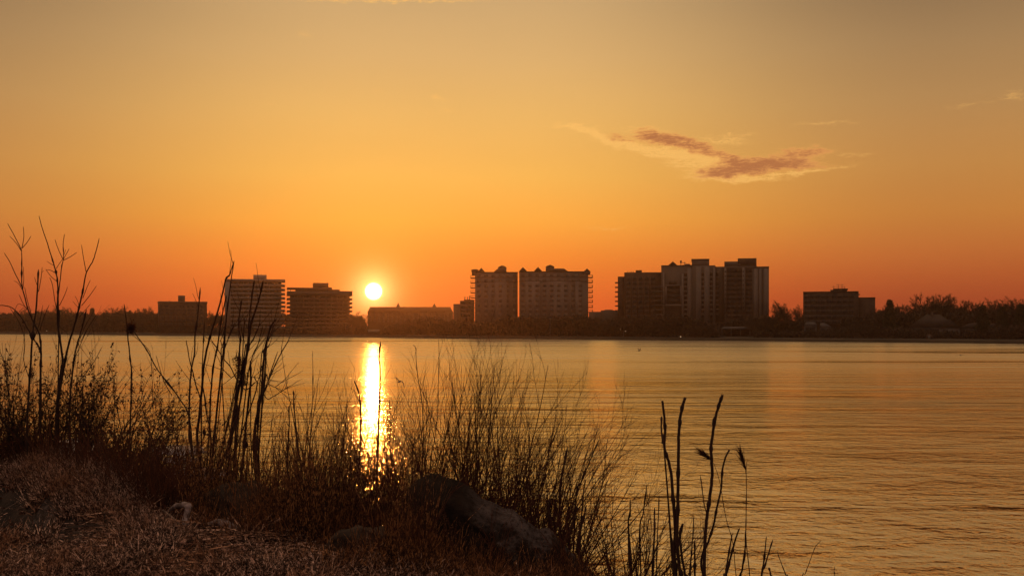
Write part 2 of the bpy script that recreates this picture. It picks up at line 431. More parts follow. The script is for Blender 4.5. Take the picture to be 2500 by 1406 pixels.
# --- low brown block, far left
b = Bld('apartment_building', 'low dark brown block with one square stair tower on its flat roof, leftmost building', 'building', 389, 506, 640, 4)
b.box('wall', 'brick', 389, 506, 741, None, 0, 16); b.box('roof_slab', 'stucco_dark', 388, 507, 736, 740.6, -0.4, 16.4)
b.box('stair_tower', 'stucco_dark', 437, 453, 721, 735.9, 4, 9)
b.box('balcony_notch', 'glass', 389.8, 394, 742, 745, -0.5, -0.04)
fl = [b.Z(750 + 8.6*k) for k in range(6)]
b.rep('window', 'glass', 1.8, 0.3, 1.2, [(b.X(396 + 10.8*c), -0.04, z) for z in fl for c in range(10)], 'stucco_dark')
b.antenna(415, 733, 736); b.antenna(478, 732, 736)

# --- pale banded tower
def banded(b, u0, u1, vtop, vbot, n, mat, inset_l, inset_r, dep=17, par=0.46, rail=True):
    pitch = (b.Z(vtop) - b.Z(vbot)) / n
    w = b.X(u1) - b.X(u0)
    mb = MB(); mb.box(b.X(u0)+inset_l, b.X(u1)-inset_r, 1.5, dep-1.5, 0, b.Z(vtop)); b.part('wall', mb, 'stucco_dark')
    band = MB(); band.box(-w/2, w/2, 0, dep, 0, pitch*par)
    for k in range(1, 5):
        x = -w/2 + k * w/5; band.box(x-0.08, x+0.08, 0.2, 1.36, pitch*par, pitch-0.01)
    bm_ = band.mesh('balcony', M[mat])
    gl = MB(); nb = int(w // 3.4)
    for k in range(nb):
        x = -w/2 + inset_l + 0.8 + k * (w - inset_l - inset_r - 1.6) / nb
        gl.box(x + 0.25, x + (w-inset_l-inset_r-1.6)/nb - 0.25, 1.40, 1.49, 0.05, pitch*(1-par)-0.05)
    gm = gl.mesh('glazing', M['glass'])
    xc = (b.X(u0)+b.X(u1))/2
    for k in range(n):
        z = b.Z(vtop) - (k + 1) * pitch
        link_mesh('balcony', bm_, b.root, (xc, 0, z))
        link_mesh('glazing', gm, b.root, (xc, 0, z + pitch*par + 0.01))
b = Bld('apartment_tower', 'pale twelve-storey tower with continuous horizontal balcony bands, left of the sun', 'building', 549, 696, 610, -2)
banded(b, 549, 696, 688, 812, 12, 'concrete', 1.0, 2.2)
b.box('roof_slab', 'concrete', 549, 696.5, 681.5, 687, -0.3, 17.3)
b.box('penthouse', 'concrete', 618, 650, 670, 681.4, 4, 12)
b.box('end_wall', 'concrete', 549.2, 563, 687.2, None, -0.12, 3)
b.antenna(637, 667, 670, arms=0)

# --- dark banded tower beside the sun
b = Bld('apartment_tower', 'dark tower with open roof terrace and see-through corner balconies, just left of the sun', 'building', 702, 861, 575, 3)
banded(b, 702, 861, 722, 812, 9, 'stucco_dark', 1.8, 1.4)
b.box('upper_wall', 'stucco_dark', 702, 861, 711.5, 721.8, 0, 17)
b.box('terrace_wall', 'stucco_dark', 724, 830, 706, 711.4, 2, 15)
b.box('terrace_roof', 'stucco_dark', 702, 811, 702.5, 706, 0, 15)
b.rep('terrace_post', 'metal', 0.3, 0.3, b.Z(706)-b.Z(711.5), [(b.X(u), 0.6, b.Z(711.5)) for u in (703.5, 710, 722)])
b.box('penthouse', 'brick', 766, 803, 690, 702.4, 4, 12); b.box('lift_housing', 'stucco_dark', 803.1, 810.5, 700.5, 702.4, 4, 12)
b.box('roof_hatch', 'stucco_dark', 820, 827, 708.5, 711.4, 6, 10); b.box('parapet', 'stucco_dark', 830.1, 861.4, 710, 711.4, 0, 17)
b.antenna(800, 686, 690, arms=0); b.antenna(776, 688, 690, arms=0)

# --- long low building with two spires
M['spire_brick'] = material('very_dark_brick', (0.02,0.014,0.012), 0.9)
b = Bld('terrace_building', 'long low building with dark roof and two small pointed spires, right of the sun', 'building', 897, 1107, 950, 0)
b.box('wall', 'spire_brick', 898, 1106, 764, None, 0.5, 24)
mb = MB(); mb.hip(b.X(896.5), b.X(1107.5), -0.3, 24.8, b.Z(763.5), b.Z(749), (b.X(904)-b.X(896.5)), 5); b.part('roof', mb, 'spire_brick')
for u, va in ((972, 738.5), (1061, 740)):
    mb = MB(); x = b.X(u); z0, z1 = b.Z(749.5), b.Z(va); mb.add([(x-2.0,5,z0),(x+2.0,5,z0),(x+2.0,9,z0),(x-2.0,9,z0),(x,7,z1)], [(3,2,1,0)], [(0,1,4),(1,2,4),(2,3,4),(3,0,4)])
    mb.box(x-1.8, x+1.8, 5.2, 8.8, z0-1.6, z0-0.01); b.part('spire', mb, 'spire_brick')
for k in range(9):
    u = 910 + k*22; b.gable(u-4, u+4, 763, 757, -0.8, 4, 'spire_brick', 'dormer')
b.rep('window', 'glass', 1.9, 0.3, 1.8, [(b.X(905 + 10.5*c), 0.42, b.Z(v)) for v in (769, 775, 781, 787) for c in range(20)])
for u in (985, 989): b.antenna(u, 746, 749, arms=0)

# --- stepped block left of the condominium
b = Bld('office_building', 'small stepped block with three rooftop pipes beside the left gabled condominium', 'building', 1107, 1158, 505, 0)
b.box('wall', 'stucco_dark', 1107, 1122.9, 742, None, 0, 14); b.box('tall_wall', 'stucco_dark', 1123, 1158, 734, None, 0.5, 15)
b.box('roof_slab', 'roof', 1133, 1158, 731.5, 733.9, 0.2, 15.4)
for u, v in ((1135, 724), (1141.5, 724), (1146.5, 721)):
    mb = MB(); x = b.X(u); mb.tube([(x,6,b.Z(731.6)),(x,6,b.Z(v))], [0.22,0.22], 8); b.part('flue_pipe', mb, 'metal')
b.rep('window', 'glass', 1.5, 0.3, 1.3, [(b.X(1128 + 6.5*c), 0.42, b.Z(742 + 10*k)) for k in range(6) for c in range(4)])

# --- the two gabled condominiums
def condo(b, u0, u1, vt, side, gables, bays, nfl=12):
    inset = 0 if side == 0 else 0
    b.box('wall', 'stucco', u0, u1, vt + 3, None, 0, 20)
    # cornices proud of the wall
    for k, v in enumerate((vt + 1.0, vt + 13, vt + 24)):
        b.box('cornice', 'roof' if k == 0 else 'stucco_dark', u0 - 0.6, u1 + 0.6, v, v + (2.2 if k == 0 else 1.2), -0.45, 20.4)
    pitch = (b.Z(vt + 4) - b.Z(812)) / nfl
    # projecting pale bays, full height
    for (a, c) in bays:
        b.box('bay', 'stucco', a, c, vt + 25.6, None, -0.8, -0.02)
    pl = []; un = u0 + 9
    while un < u1 - 5:
        pl.append(un); un += 17.5
    def front(u): return -0.87 if any(a - 2 < u < c + 2 for a, c in bays) else -0.06
    b.rep('window', 'muted', 1.7, 0.3, 1.5, [(b.X(u), front(u) if (k > 1) else -0.06, b.Z(vt+4) - (k + 0.85) * pitch) for k in range(nfl - 3) for u in pl], None)
    # corner balconies that stick out on one side
    uu, s = (u0, -1) if side < 0 else (u1, 1)
    for k in range(nfl - 3):
        z = b.Z(vt + 4) - (k + 1) * pitch; mb = MB(); x0 = b.X(uu); w = 2.3
        xa, xb = (x0 - w, x0 + 0.4) if s < 0 else (x0 - 0.4, x0 + w)
        mb.box(xa, xb, 1, 8, z, z + 0.3); xe = xa if s < 0 else xb
        bal = b.part('balcony', mb, 'stucco_dark'); r = MB()
        for j in range(8): r.tube([(xe - s*0.1, 1.1 + j*0.95, z + 0.28), (xe - s*0.1, 1.1 + j*0.95, z + 1.3)], [0.05]*2, 4)
        for j in range(3): r.tube([(xe - s*(0.1+j*0.8), 1.1, z + 0.28), (xe - s*(0.1+j*0.8), 1.1, z + 1.3)], [0.05]*2, 4)
        r.tube([(xe - s*0.1, 1.0, z + 1.3), (xe - s*0.1, 8.0, z + 1.3)], [0.08]*2, 4); r.tube([(xa, 1.05, z + 1.3), (xb, 1.05, z + 1.3)], [0.08]*2, 4)
        b.part('railing', r, 'metal', bal)
b = Bld('condominium', 'left of two gabled condominiums, with stacked balconies on its left edge', 'building', 1160, 1264, 490, 0)
condo(b, 1160, 1264, 663, -1, None, [(1207, 1237)])
b.box('turret', 'stucco_dark', 1152, 1161, 664, 671, -0.5, 7); b.box('turret_base', 'roof', 1151, 1168, 659, 663.9, -0.8, 8)
mb = MB(); mb.hip(b.X(1151), b.X(1168), -0.8, 8, b.Z(659), b.Z(657), 1.0, 1.5); b.part('turret_roof', mb, 'roof')
b.gable(1167, 1183, 663, 654)
mb = MB(); mb.hip(b.X(1205), b.X(1237), 2, 16, b.Z(663.8), b.Z(655), 1.9, 3); b.part('mansard_roof', mb, 'roof')
def dome(b, u0, u1, v1, v0, va):
    mb = MB(); x = b.X((u0+u1)/2); r = (b.X(u1)-b.X(u0))/2; z1, z0, za = b.Z(v1), b.Z(v0), b.Z(va)
    mb.tube([(x,9,z1),(x,9,z0)], [r, r], 12); d_ = b.part('drum', mb, 'stucco_dark')
    c = MB(); c.tube([(x,9,z0),(x,9,z0+(za-z0)*.45),(x,9,z0+(za-z0)*.8),(x,9,za)], [r*1.08,r*.85,r*.4,0.05], 12); b.part('cap', c, 'roof', d_)
dome(b, 1216, 1237, 664, 652, 645)
b = Bld('condominium', 'right of two gabled condominiums, wider, with stacked balconies on its right edge', 'building', 1267.6, 1436, 484, 0)
condo(b, 1267.6, 1436, 661.5, 1, None, [(1284, 1318), (1344, 1386), (1404, 1418)])
b.gable(1267.5, 1286, 661.5, 652); b.gable(1304, 1323, 661.5, 651.5); b.gable(1424, 1442, 664, 655.5)
b.box('turret', 'stucco_dark', 1424, 1441, 664.1, 669, -0.5, 7)
mb = MB(); mb.hip(b.X(1340), b.X(1387), 2, 16, b.Z(662), b.Z(654), 2.0, 3); b.part('mansard_roof', mb, 'roof')
dome(b, 1332, 1353, 662, 650, 643.5)

# --- low roofs between
b = Bld('low_building', 'low flat-roofed building between the right gabled condominium and the tall dark group', 'building', 1438, 1508, 470, 0)
b.box('wall', 'stucco_dark', 1438, 1466.9, 761, None, 0, 16); b.box('tall_wall', 'stucco_dark', 1467, 1511, 757.5, None, 1, 16)
b.box('roof_unit', 'metal', 1476, 1496, 755.5, 757.4, 5, 10)

# --- tall group on the right
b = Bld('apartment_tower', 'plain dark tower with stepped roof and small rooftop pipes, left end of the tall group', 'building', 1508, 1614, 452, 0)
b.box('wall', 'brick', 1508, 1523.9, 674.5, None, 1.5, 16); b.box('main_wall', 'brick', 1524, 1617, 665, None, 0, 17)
b.box('parapet', 'stucco_dark', 1580, 1617, 666.2, 667.6, -0.2, 0); b.box('penthouse', 'brick', 1552, 1567, 658, 664.9, 5, 10)
for u in (1532, 1538, 1542, 1546): 
    mb = MB(); x = b.X(u); mb.tube([(x,6,b.Z(665.1)),(x,6,b.Z(661))], [0.16]*2, 6); b.part('vent_pipe', mb, 'metal')
b.rep('balcony', 'stucco_dark', 1.4, 5, 0.5, [(b.X(1508)-0.6, 3, b.Z(690+11.5*k)) for k in range(10)])
b.rep('window', 'glass', 1.6, 0.3, 1.4, [(b.X(1534 + 15*c), -0.06, b.Z(684+11.5*k)) for k in range(9) for c in range(5)], 'stucco_dark')
b.rep('stair_window', 'glass', 0.5, 0.3, 1.2, [(b.X(1519), 1.42, b.Z(686+12*k)) for k in range(5)])

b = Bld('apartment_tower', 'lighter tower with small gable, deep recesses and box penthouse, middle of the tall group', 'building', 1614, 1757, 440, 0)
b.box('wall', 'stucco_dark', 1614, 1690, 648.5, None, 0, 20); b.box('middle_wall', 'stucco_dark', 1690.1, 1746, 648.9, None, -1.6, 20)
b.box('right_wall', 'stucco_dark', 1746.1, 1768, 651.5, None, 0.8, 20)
b.box('parapet', 'stucco', 1613.6, 1690, 647, 648.4, -0.25, 20.2)
b.gable(1632, 1653, 646.9, 637.8, -0.5, 9, 'roof')
b.box('penthouse', 'stucco', 1689, 1731.5, 634, 648.8, 2, 15); b.box('penthouse_cornice', 'stucco_dark', 1688, 1732, 631.7, 633.9, 1.5, 15.5)
mb = MB(); x = b.X(1678); mb.hip(x-1.6, x+1.6, 4, 8, b.Z(647), b.Z(642.5), 0.6, 0.8); mb.box(b.X(1666), b.X(1674), 5, 8, b.Z(647), b.Z(644.5)); b.part('roof_vent', mb, 'roof')
mb = MB(); x = b.X(1662); z = b.Z(639); mb.tube([(x,5,b.Z(647)),(x,5,z+0.9)],[0.14]*2,6); mb.box(x-0.4,x+0.4,4.8,5.2,z-0.2,z+0.9); mb.tube([(x,5,z-0.1),(b.X(1675),5,z-0.2)],[0.12]*2,5); mb.tube([(b.X(1671),5,z+0.3),(b.X(1671),5,b.Z(645))],[0.1]*2,5); b.part('roof_mast', mb, 'metal')
for u0, u1, v0, y in ((1618,1622,665,-0.9),(1664,1669,668,-1.2),(1678,1690,655,-1.0),(1699,1712,652,-2.5),(1719,1732,652,-2.5),(1740,1746,655,-2.2)):
    b.box('pilaster', 'stucco', u0, u1, v0, None, y, y+1.2 if y < -1.5 else -0.02)
b.box('bay_frame', 'stucco', 1624, 1664, 695, 698.5, -1.4, -0.02); b.box('bay_frame', 'stucco', 1624, 1627.5, 698.6, 743, -1.4, -0.02)
b.box('bay_frame', 'stucco', 1660.5, 1664, 698.6, 743, -1.4, -0.02); b.box('bay_frame', 'stucco', 1624, 1664, 743.1, 748, -1.4, -0.02)
b.box('upper_loggia', 'glass', 1633, 1652, 685, 694, -0.3, -0.02)
pit = 11.2
for k in range(10):
    v = 664 + pit*k
    mb = MB(); mb.box(b.X(1597), b.X(1617.8) , -2.4, -0.4, b.Z(v+4.5), b.Z(v+1.0))
    if k > 2: b.part('balcony', mb, 'stucco_dark')
    for (a, c, yy) in ((1669.4, 1677.6, -0.9), (1712.4, 1718.6, -2.4), (1732.4, 1739.6, -2.4), (1747, 1754, 0.0)):
        mb = MB(); mb.box(b.X(a), b.X(c), yy, yy+0.8, b.Z(v+4.2), b.Z(v)); b.part('balcony', mb, 'stucco')
    for (a, c, yy) in ((1670, 1677, -0.05), (1712.6, 1718.4, -1.66), (1732.6, 1739.4, -1.66)):
        mb = MB(); mb.box(b.X(a), b.X(c), yy, yy+0.1, b.Z(v+pit-1), b.Z(v+4.6)); b.part('window', mb, 'glass')
    if k > 2 and k < 8:
        mb = MB(); mb.box(b.X(1629), b.X(1659), -0.5, -0.02, b.Z(v+6), b.Z(v+1)); b.part('loggia', mb, 'glass')

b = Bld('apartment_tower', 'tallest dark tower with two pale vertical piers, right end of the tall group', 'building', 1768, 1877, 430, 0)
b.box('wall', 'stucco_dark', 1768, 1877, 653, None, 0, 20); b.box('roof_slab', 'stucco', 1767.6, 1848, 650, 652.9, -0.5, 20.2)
b.box('roof_slab', 'stucco_dark', 1848.1, 1877.6, 651.2, 652.9, -0.3, 20.2)
b.box('upper_block', 'stucco_dark', 1768, 1800.9, 637.5, 649.9, 1, 16); b.box('penthouse', 'brick', 1801, 1847, 629.8, 649.9, 2, 17)
b.box('upper_window', 'glass', 1776, 1808, 643, 647.5, 0.9, 0.97)
for u0, u1 in ((1768.2, 1773), (1812, 1818)): b.box('pier', 'stucco', u0, u1, 653.1, 762, -0.9, -0.02)
for u0, u1 in ((1840,1850),(1853,1859),(1864,1876)): b.box('pilaster', 'stucco', u0, u1, 656, None, -0.5, -0.02)
b.rep('window', 'glass', 2.3, 0.3, 1.3, [(b.X(u), -0.06, b.Z(665+11*k)) for k in range(11) for u in (1781, 1793, 1805, 1828)], 'brick')
b.rep('pier_window', 'glass', 0.4, 0.2, 0.9, [(b.X(u), -0.95, b.Z(665+11*k)) for k in range(9) for u in (1770.6, 1815)])

# --- broad low block with rooftop antennas
b = Bld('hospital_building', 'broad low dark block with stepped roof and thin rooftop antennas, right of the tall group', 'building', 1960, 2136, 400, 0)
b.box('wall', 'brick', 1960, 2096, 713.5, None, 0, 16); b.box('right_wall', 'brick', 2096.1, 2136, 728, None, 0.6, 17)
b.box('roof_slab', 'roof', 1959.6, 2096, 711.3, 713.4, -0.4, 16.3); b.box('roof_slab', 'roof', 2096.1, 2136.4, 726.4, 727.9, 0.3, 17.3)
b.box('penthouse', 'stucco_dark', 2027, 2068, 706.5, 711.2, 3, 12); b.box('penthouse_roof', 'roof', 2034, 2070, 703.8, 706.4, 2.5, 12.5)
b.box('roof_terrace', 'roof', 2070.1, 2092, 712.5, 715, 2, 12); b.box('canopy', 'roof', 2092, 2100, 717.5, 719, 4, 12)
b.antenna(2035, 696, 703.7); b.antenna(2046.5, 691.5, 703.7, arms=2); b.antenna(2056, 691.5, 703.7, arms=2); b.antenna(2062, 698, 703.7, arms=0)
b.rep('window', 'glass', 2.0, 0.3, 1.3, [(b.X(1970 + 13.4*c), -0.06, b.Z(727+12.5*k)) for k in range(6) for c in range(9)], 'stucco_dark')

# --- pavilion, houses
b = Bld('pavilion', 'open pavilion with a pale roof on thin posts, before the tall dark towers', 'pavilion', 1757, 1838, shore_d(1800)+20, 0)
mb = MB(); mb.hip(b.X(1756), b.X(1838), 0, 9, b.Z(803.4), b.Z(797.5), 1.6, 2.8); b.part('roof', mb, 'roofpale')
for u in (1762, 1785, 1808, 1832):
    mb = MB(); mb.box(b.X(u)-0.14, b.X(u)+0.14, 0.5, 0.8, 0, b.Z(803.5)); b.part('post', mb, 'siding')
for u in (1764, 1831):
    mb = MB(); mb.box(b.X(u)-0.14, b.X(u)+0.14, 8, 8.3, 0, b.Z(803.5)); b.part('post', mb, 'siding')
b.box('back_wall', 'brick', 1770, 1826, 806, None, 6.4, 6.8)
def house(label, u0, u1, ve, vr, rl, rr, off, mat='roof', wall='siding', gx=None, chim=None):
    b = Bld('house', label, 'house', u0, u1, shore_d((u0+u1)/2) + off, 0)
    i = (u1-u0)*0.05
    b.box('wall', wall, u0+i, u1-i, ve-0.5, None, 0.6, 9.5)
    mb = MB(); x0, x1, a, c = b.X(u0), b.X(u1), b.X(rl), b.X(rr); z0, z1 = b.Z(ve), b.Z(vr)
    mb.add([(x0,0,z0),(x1,0,z0),(x1,10,z0),(x0,10,z0),(a,5,z1),(c,5,z1)], [(3,2,1,0),(0,1,5,4),(2,3,4,5)], [(1,2,5),(3,0,4)])
    r = b.part('roof', mb, mat)
    if chim: 
        mb = MB(); mb.box(b.X(chim)-0.45, b.X(chim)+0.45, 4.4, 5.4, z0+0.3, z1+0.9); b.part('chimney', mb, 'brick', r)
    if gx:
        b.gable(gx[0], gx[1], ve, gx[2], -1.6, 4.8, mat, 'porch_gable'); b.box('porch', wall, gx[0]+2, gx[1]-2, ve+0.3, None, -1.2, 0.5)
    n = max(2, int((u1-u0)/16)); st = (u1-u0-4*i)/n
    b.rep('window', 'glass', 1.3, 0.2, 1.2, [(b.X(u0+2*i+st*(k+0.5)), 0.52, b.Z(ve+5.5)-1.0) for k in range(n)], wall)
    mb = MB(); mb.box(b.X(u0+2*i+1)-0.5, b.X(u0+2*i+1)+0.5, 0.5, 0.59, 0, 2.1); b.part('door', mb, 'brick')
    return b
house('house with a very broad steep dark roof and pale sloping edge, at right', 2213, 2348, 800, 767, 2262, 2292, 26, gx=(2290, 2345, 779), chim=2275)
house('low house with a wide shallow roof, right of the broad steep-roofed house', 2338, 2455, 802, 787, 2372, 2420, 30)
house('small house with pale frosted roof, leftmost before the broad low block', 1961, 1996, 795, 786, 1968, 1990, 24, 'roofpale')
house('small house with a low pale gable, between its frosted-roof neighbour and a dark hedge', 2000, 2034, 799, 788, 2003, 2012, 26, 'roofpale')
house('low pale-roofed house under the lone bare tree right of the tall towers', 1882, 1950, 803, 793, 1888, 1905, 40, 'roofpale')
house('small pale-roofed house beside the low brown block at left', 350, 392, 803, 796, 366, 376, 60, 'roofpale')
house('tiny pale-roofed house at the far left shore behind the tall saplings', 2, 34, 801, 793, 10, 22, 90, 'roofpale')
b = Bld('garden_shed', 'round-topped dark garden shed on the lawn before the broad-roofed house', 'shed', 2257, 2280, shore_d(2268)+8, 0)
mb = MB(); mb.tube([(b.X(2268),0,0.9),(b.X(2268),2.2,0.9)], [1.15,1.15], 12); mb.box(-1.1,1.1,0.05,2.1,0,0.9); b.part('wall', mb, 'brick')
mb = MB(); mb.box(-0.4,0.4,-0.03,0.0,0.05,1.5); b.part('door', mb, 'siding')

# --- shore lamps
def lamp(u, v, off, label, tall=False, grp='small lights along the far shore'):
    d = shore_d(u) + off; x, y = PX(u, d), d; z0 = gz(x, y); z1 = PZ(v, d)
    e = empty('street_lamp', (x, y, z0), label, 'lamp', grp); h = z1 - z0
    mb = MB(); mb.tube([(0,0,0),(0,0,h*.6),(0,0,h)], [0.12,0.09,0.07], 6); mb.tube([(0,0,h),(0.5,0,h+0.05),(0.9,0,h)], [0.05]*3, 5); mb.build('pole', M['metal'], e)
    mb = MB(); mb.tubes([[(0.9,0,h-0.32),(0.9,0,h-0.2),(0.9,0,h-0.05),(0.9,0,h+0.05)]], [[0.12,0.24,0.24,0.1]], 8)
    mb.build('lamp_head', M['metal' if tall else 'lamp'], e)
lamp(1343, 775, 6, 'tall unlit pole lamp rising over the shore thicket before the right gabled condominium', True, None)
lamp(965, 798.5, 14, 'small lit lamp low on the shore below the two-spired building')
lamp(1215, 806.5, 12, 'small lit lamp on the shore before the left gabled condominium')
lamp(1509, 803, 12, 'left and higher of two lit lamps before the left end of the tall group')
lamp(1522, 808, 9, 'right and lower of two lit lamps before the left end of the tall group')
lamp(1656, 821, 3, 'lit lamp close to the waterline before the middle of the tall group')
lamp(111, 807, 10, 'lit lamp on the far left shore behind the tall saplings')

# ------------------------------------------------------------------ far trees
def perp_rand(T):
    r = R.normal(size=T.shape); r -= (r * T).sum(1, keepdims=True) * T
    return r / (np.linalg.norm(r, axis=1, keepdims=True) + 1e-9)
def grow(start, dirs, length, K, wob, up=0.0):
    """curved polylines; up bends them towards the sky"""
    N = len(start); Pn = np.zeros((N, K, 3)); Pn[:, 0] = start; d = dirs.copy()
    for k in range(1, K):
        d = d + R.normal(size=(N, 3)) * wob; d[:, 2] += up
        d /= np.linalg.norm(d, axis=1, keepdims=True)
        Pn[:, k] = Pn[:, k-1] + d * (length / (K - 1))[:, None]
    return Pn
def children(Pn, Rn, Ln, per, t0, ang, ratio, rr, t1=0.98, fall=0.5):
    """spawn points, directions, lengths and radii of side branches"""
    N, K, _ = Pn.shape
    t = np.tile((np.arange(per) + R.random((N, per))) / per, (1, 1)).reshape(N, per) * (t1 - t0) + t0
    f = t * (K - 1); k = np.minimum(f.astype(int), K - 2); w = (f - k)[..., None]; i = np.arange(N)[:, None]
    S = Pn[i, k] * (1 - w) + Pn[i, k+1] * w
    T = Pn[i, k+1] - Pn[i, k]; T /= np.linalg.norm(T, axis=2, keepdims=True) + 1e-9
    T = T.reshape(-1, 3); a = np.radians(R.normal(ang, ang * 0.22, size=len(T)))[:, None]
    D = T * np.cos(a) + perp_rand(T) * np.sin(a)
    L = (Ln[:, None] * ratio * (1 - fall * (t - t0) / (1 - t0 + 1e-6)) * R.uniform(0.7, 1.2, (N, per))).ravel()
    Rw = Rn[i, k] * (1 - w[..., 0]) + Rn[i, k+1] * w[..., 0]
    return S.reshape(-1, 3), D, L, np.maximum(Rw.ravel() * rr, 0)
def taper(r, K, end=0.35): return r[:, None] * np.linspace(1, end, K)[None]

def bare_tree_meshes(h, spread, fork, seed):
    global R
    R = np.random.default_rng(seed)
    tr = MB(); cr = MB()
    P0 = grow(np.zeros((1, 3)), np.array([[0.0, 0, 1]]), np.array([h * fork]), 6, 0.04); r0 = taper(np.array([h * 0.022]), 6, 0.7)
    tr.tubes(P0, r0, 7)
    S, D, L, r = children(P0, r0, np.array([h]), 11, 0.42, 44, 0.43 * spread, 0.62, 1.0, 0.15)
    P1 = grow(S, D, L, 6, 0.09, 0.05); r1 = taper(r, 6, 0.3); cr.tubes(P1, r1, 5)
    S, D, L, r = children(P1, r1, L, 8, 0.15, 40, 0.50, 0.6)
    P2 = grow(S, D, L, 5, 0.12, 0.03); r2 = taper(np.maximum(r, 0.05), 5, 0.4); cr.tubes(P2, r2, 4)
    S, D, L, r = children(P2, r2, L, 7, 0.12, 40, 0.52, 0.6)
    P3 = grow(S, D, L, 4, 0.15, 0.03); r3 = taper(np.maximum(r, 0.026), 4, 0.5); cr.tubes(P3, r3, 3)
    S, D, L, r = children(P3, r3, np.maximum(L, 0.6), 6, 0.1, 46, 0.75, 0.7)
    P4 = grow(S, D, L, 3, 0.2, 0.03); cr.tubes(P4, taper(np.full(len(L), 0.011), 3, 0.6), 3)
    return tr.mesh('trunk', M['bark_far']), cr.mesh('crown', M['bark_far']), max(P4[..., 2].max(), P3[..., 2].max())
def conifer_meshes(h, seed):
    global R
    R = np.random.default_rng(seed)
    tr = MB(); tr.tubes([[(0,0,0),(0,0,h*.5),(0,0,h*.97)]], [[h*.018,h*.012,0.03]], 6)
    n = 260; z = h * (0.06 + 0.93 * R.random(n) ** 0.8); a = R.random(n) * 6.283; L = (1 - z / h) * h * 0.24 * R.uniform(0.6, 1.15, n) + 0.35
    D = np.stack([np.cos(a), np.sin(a), np.full(n, -0.15) + R.normal(size=n) * 0.15], 1); S = np.stack([0*z, 0*z, z], 1)
    cr = MB(); Pn = grow(S, D, L, 4, 0.08, 0.05); cr.tubes(Pn, taper(np.full(n, 0.05), 4), 3)
    m = 46; k = R.integers(0, 4, (n, m)); base = Pn[np.arange(n)[:, None], k] + R.normal(size=(n, m, 3)) * 0.16
    dd = R.normal(size=(n*m, 3)); dd[:, 2] -= 0.4; dd /= np.linalg.norm(dd, axis=1, keepdims=True)
    cr.blades(base.reshape(-1, 3), dd, R.uniform(0.3, 0.7, n*m), np.full(n*m, 0.16), np.zeros((n*m, 3)), 1)
    return tr.mesh('trunk', M['bark_far']), cr.mesh('crown', M['needles']), h
BT = [bare_tree_meshes(10, s, f, sd) for s, f, sd in ((1.0,.34,21),(1.15,.28,22),(0.85,.4,23),(1.25,.25,24),(1.0,.3,25),(0.75,.45,26))]
CT = [conifer_meshes(10, sd) for sd in (31, 32)]
RT = random.Random(5)
def tree(u, vtop, off, label, group=None, kind='bare', proto=None, wide=1.0, base=None):
    d = (base if base else shore_d(min(max(u, -300), 2800))) + off; x, y = PX(u, d), d; z = gz(x, y) - 0.1
    pr = (BT if kind == 'bare' else CT); tm, cm, hh = pr[RT.randrange(len(pr)) if proto is None else proto]
    s = (PZ(vtop, d) - z) / hh
    e = empty('bare_tree' if kind == 'bare' else 'conifer_tree', (x, y, z), label, 'tree', group)
    e.scale = (s * wide, s * wide, s); e.rotation_euler = (0, 0, RT.random() * 6.28)
    link_mesh('trunk', tm, e); link_mesh('crown', cm, e)
g1 = 'bare trees of the far left treeline'
L1 = 'hazy bare tree in the row of rounded crowns left of the low brown block'
for u, v in ((5,757),(28,764),(52,758),(75,752),(98,760),(118,755),(140,748),(163,744),(186,757),(205,762),(238,764),(262,758),(281,744),(303,752),(322,754),(345,756),(362,746),(380,752)):
    tree(u, v, RT.uniform(35, 75), L1, g1)
tree(225, 753, 60, 'narrow pointed conifer among the hazy bare trees at the far left', None, 'con', 0)
tree(518, 757, 70, 'left of two hazy bare trees between the low brown block and pale banded tower')
tree(537, 760, 75, 'right of two hazy bare trees between the low brown block and pale banded tower')
tree(699, 756, 80, 'small hazy bare tree in the gap between the two banded towers')
tree(872, 758, 60, 'left of two red-lit bare trees below the sun'); tree(884, 764, 55, 'right of two red-lit bare trees below the sun')
tree(1890, 748, 55, 'small bare tree touching the right edge of the tallest tower')
tree(1925, 730, 30, 'lone spreading bare tree between the tallest tower and the broad low block', None, 'bare', 3, 1.1)
tree(1950, 742, 50, 'bare tree half behind the left edge of the broad low block')
g2 = 'bare trees of the right treeline'
L2 = 'bare tree in the dark row behind the houses right of the broad low block'
for u, v in ((2142,742),(2158,740),(2190,742),(2205,740),(2222,736),(2312,724),(2330,731),(2352,730),(2368,738),(2384,748)):
    tree(u, v, RT.uniform(35, 60), L2, g2)
tree(2243, 722, 52, 'bare tree leaning at the left shoulder of the tallest bare crown at right')
tree(2262, 711, 45, 'tallest spreading bare tree at right, behind the steep-roofed house', None, 'bare', 1, 1.0)
tree(2290, 715, 50, 'dense bare tree just right of the tallest spreading bare tree')
tree(2172, 734, 28, 'spiky dark conifer just right of the broad low block', None, 'con', 1, 1.0)
L3 = 'bare tree in the thin-crowned row at the far right edge'
for u, v in ((2405,733),(2420,729),(2440,736),(2452,724),(2470,726),(2490,721),(2512,728)):
    tree(u, v, RT.uniform(40, 60), L3, 'bare trees of the far right edge')
tree(2400, 747, 22, 'broad dark conifer before the thin-crowned trees, left of the far right edge', None, 'con', 0, 1.15)
tree(2447, 750, 18, 'left of two broad dark conifers at the far right edge', None, 'con', 1, 1.2)
tree(2492, 744, 16, 'right of two broad dark conifers at the far right edge', None, 'con', 0, 1.1)
L4 = 'dark bare tree among the low trees in front of the two gabled condominiums'
for u, v in ((1010,777),(1042,770),(1080,779),(1116,783),(1180,786),(1225,778),(1252,768),(1276,770),(1302,774),(1330,772),(1362,768),(1388,774),(1415,766),(1436,778)):
    tree(u, v, RT.uniform(12, 28), L4, 'low trees before the condominiums')
L5 = 'dark bare tree among the low trees at the foot of the tall group'
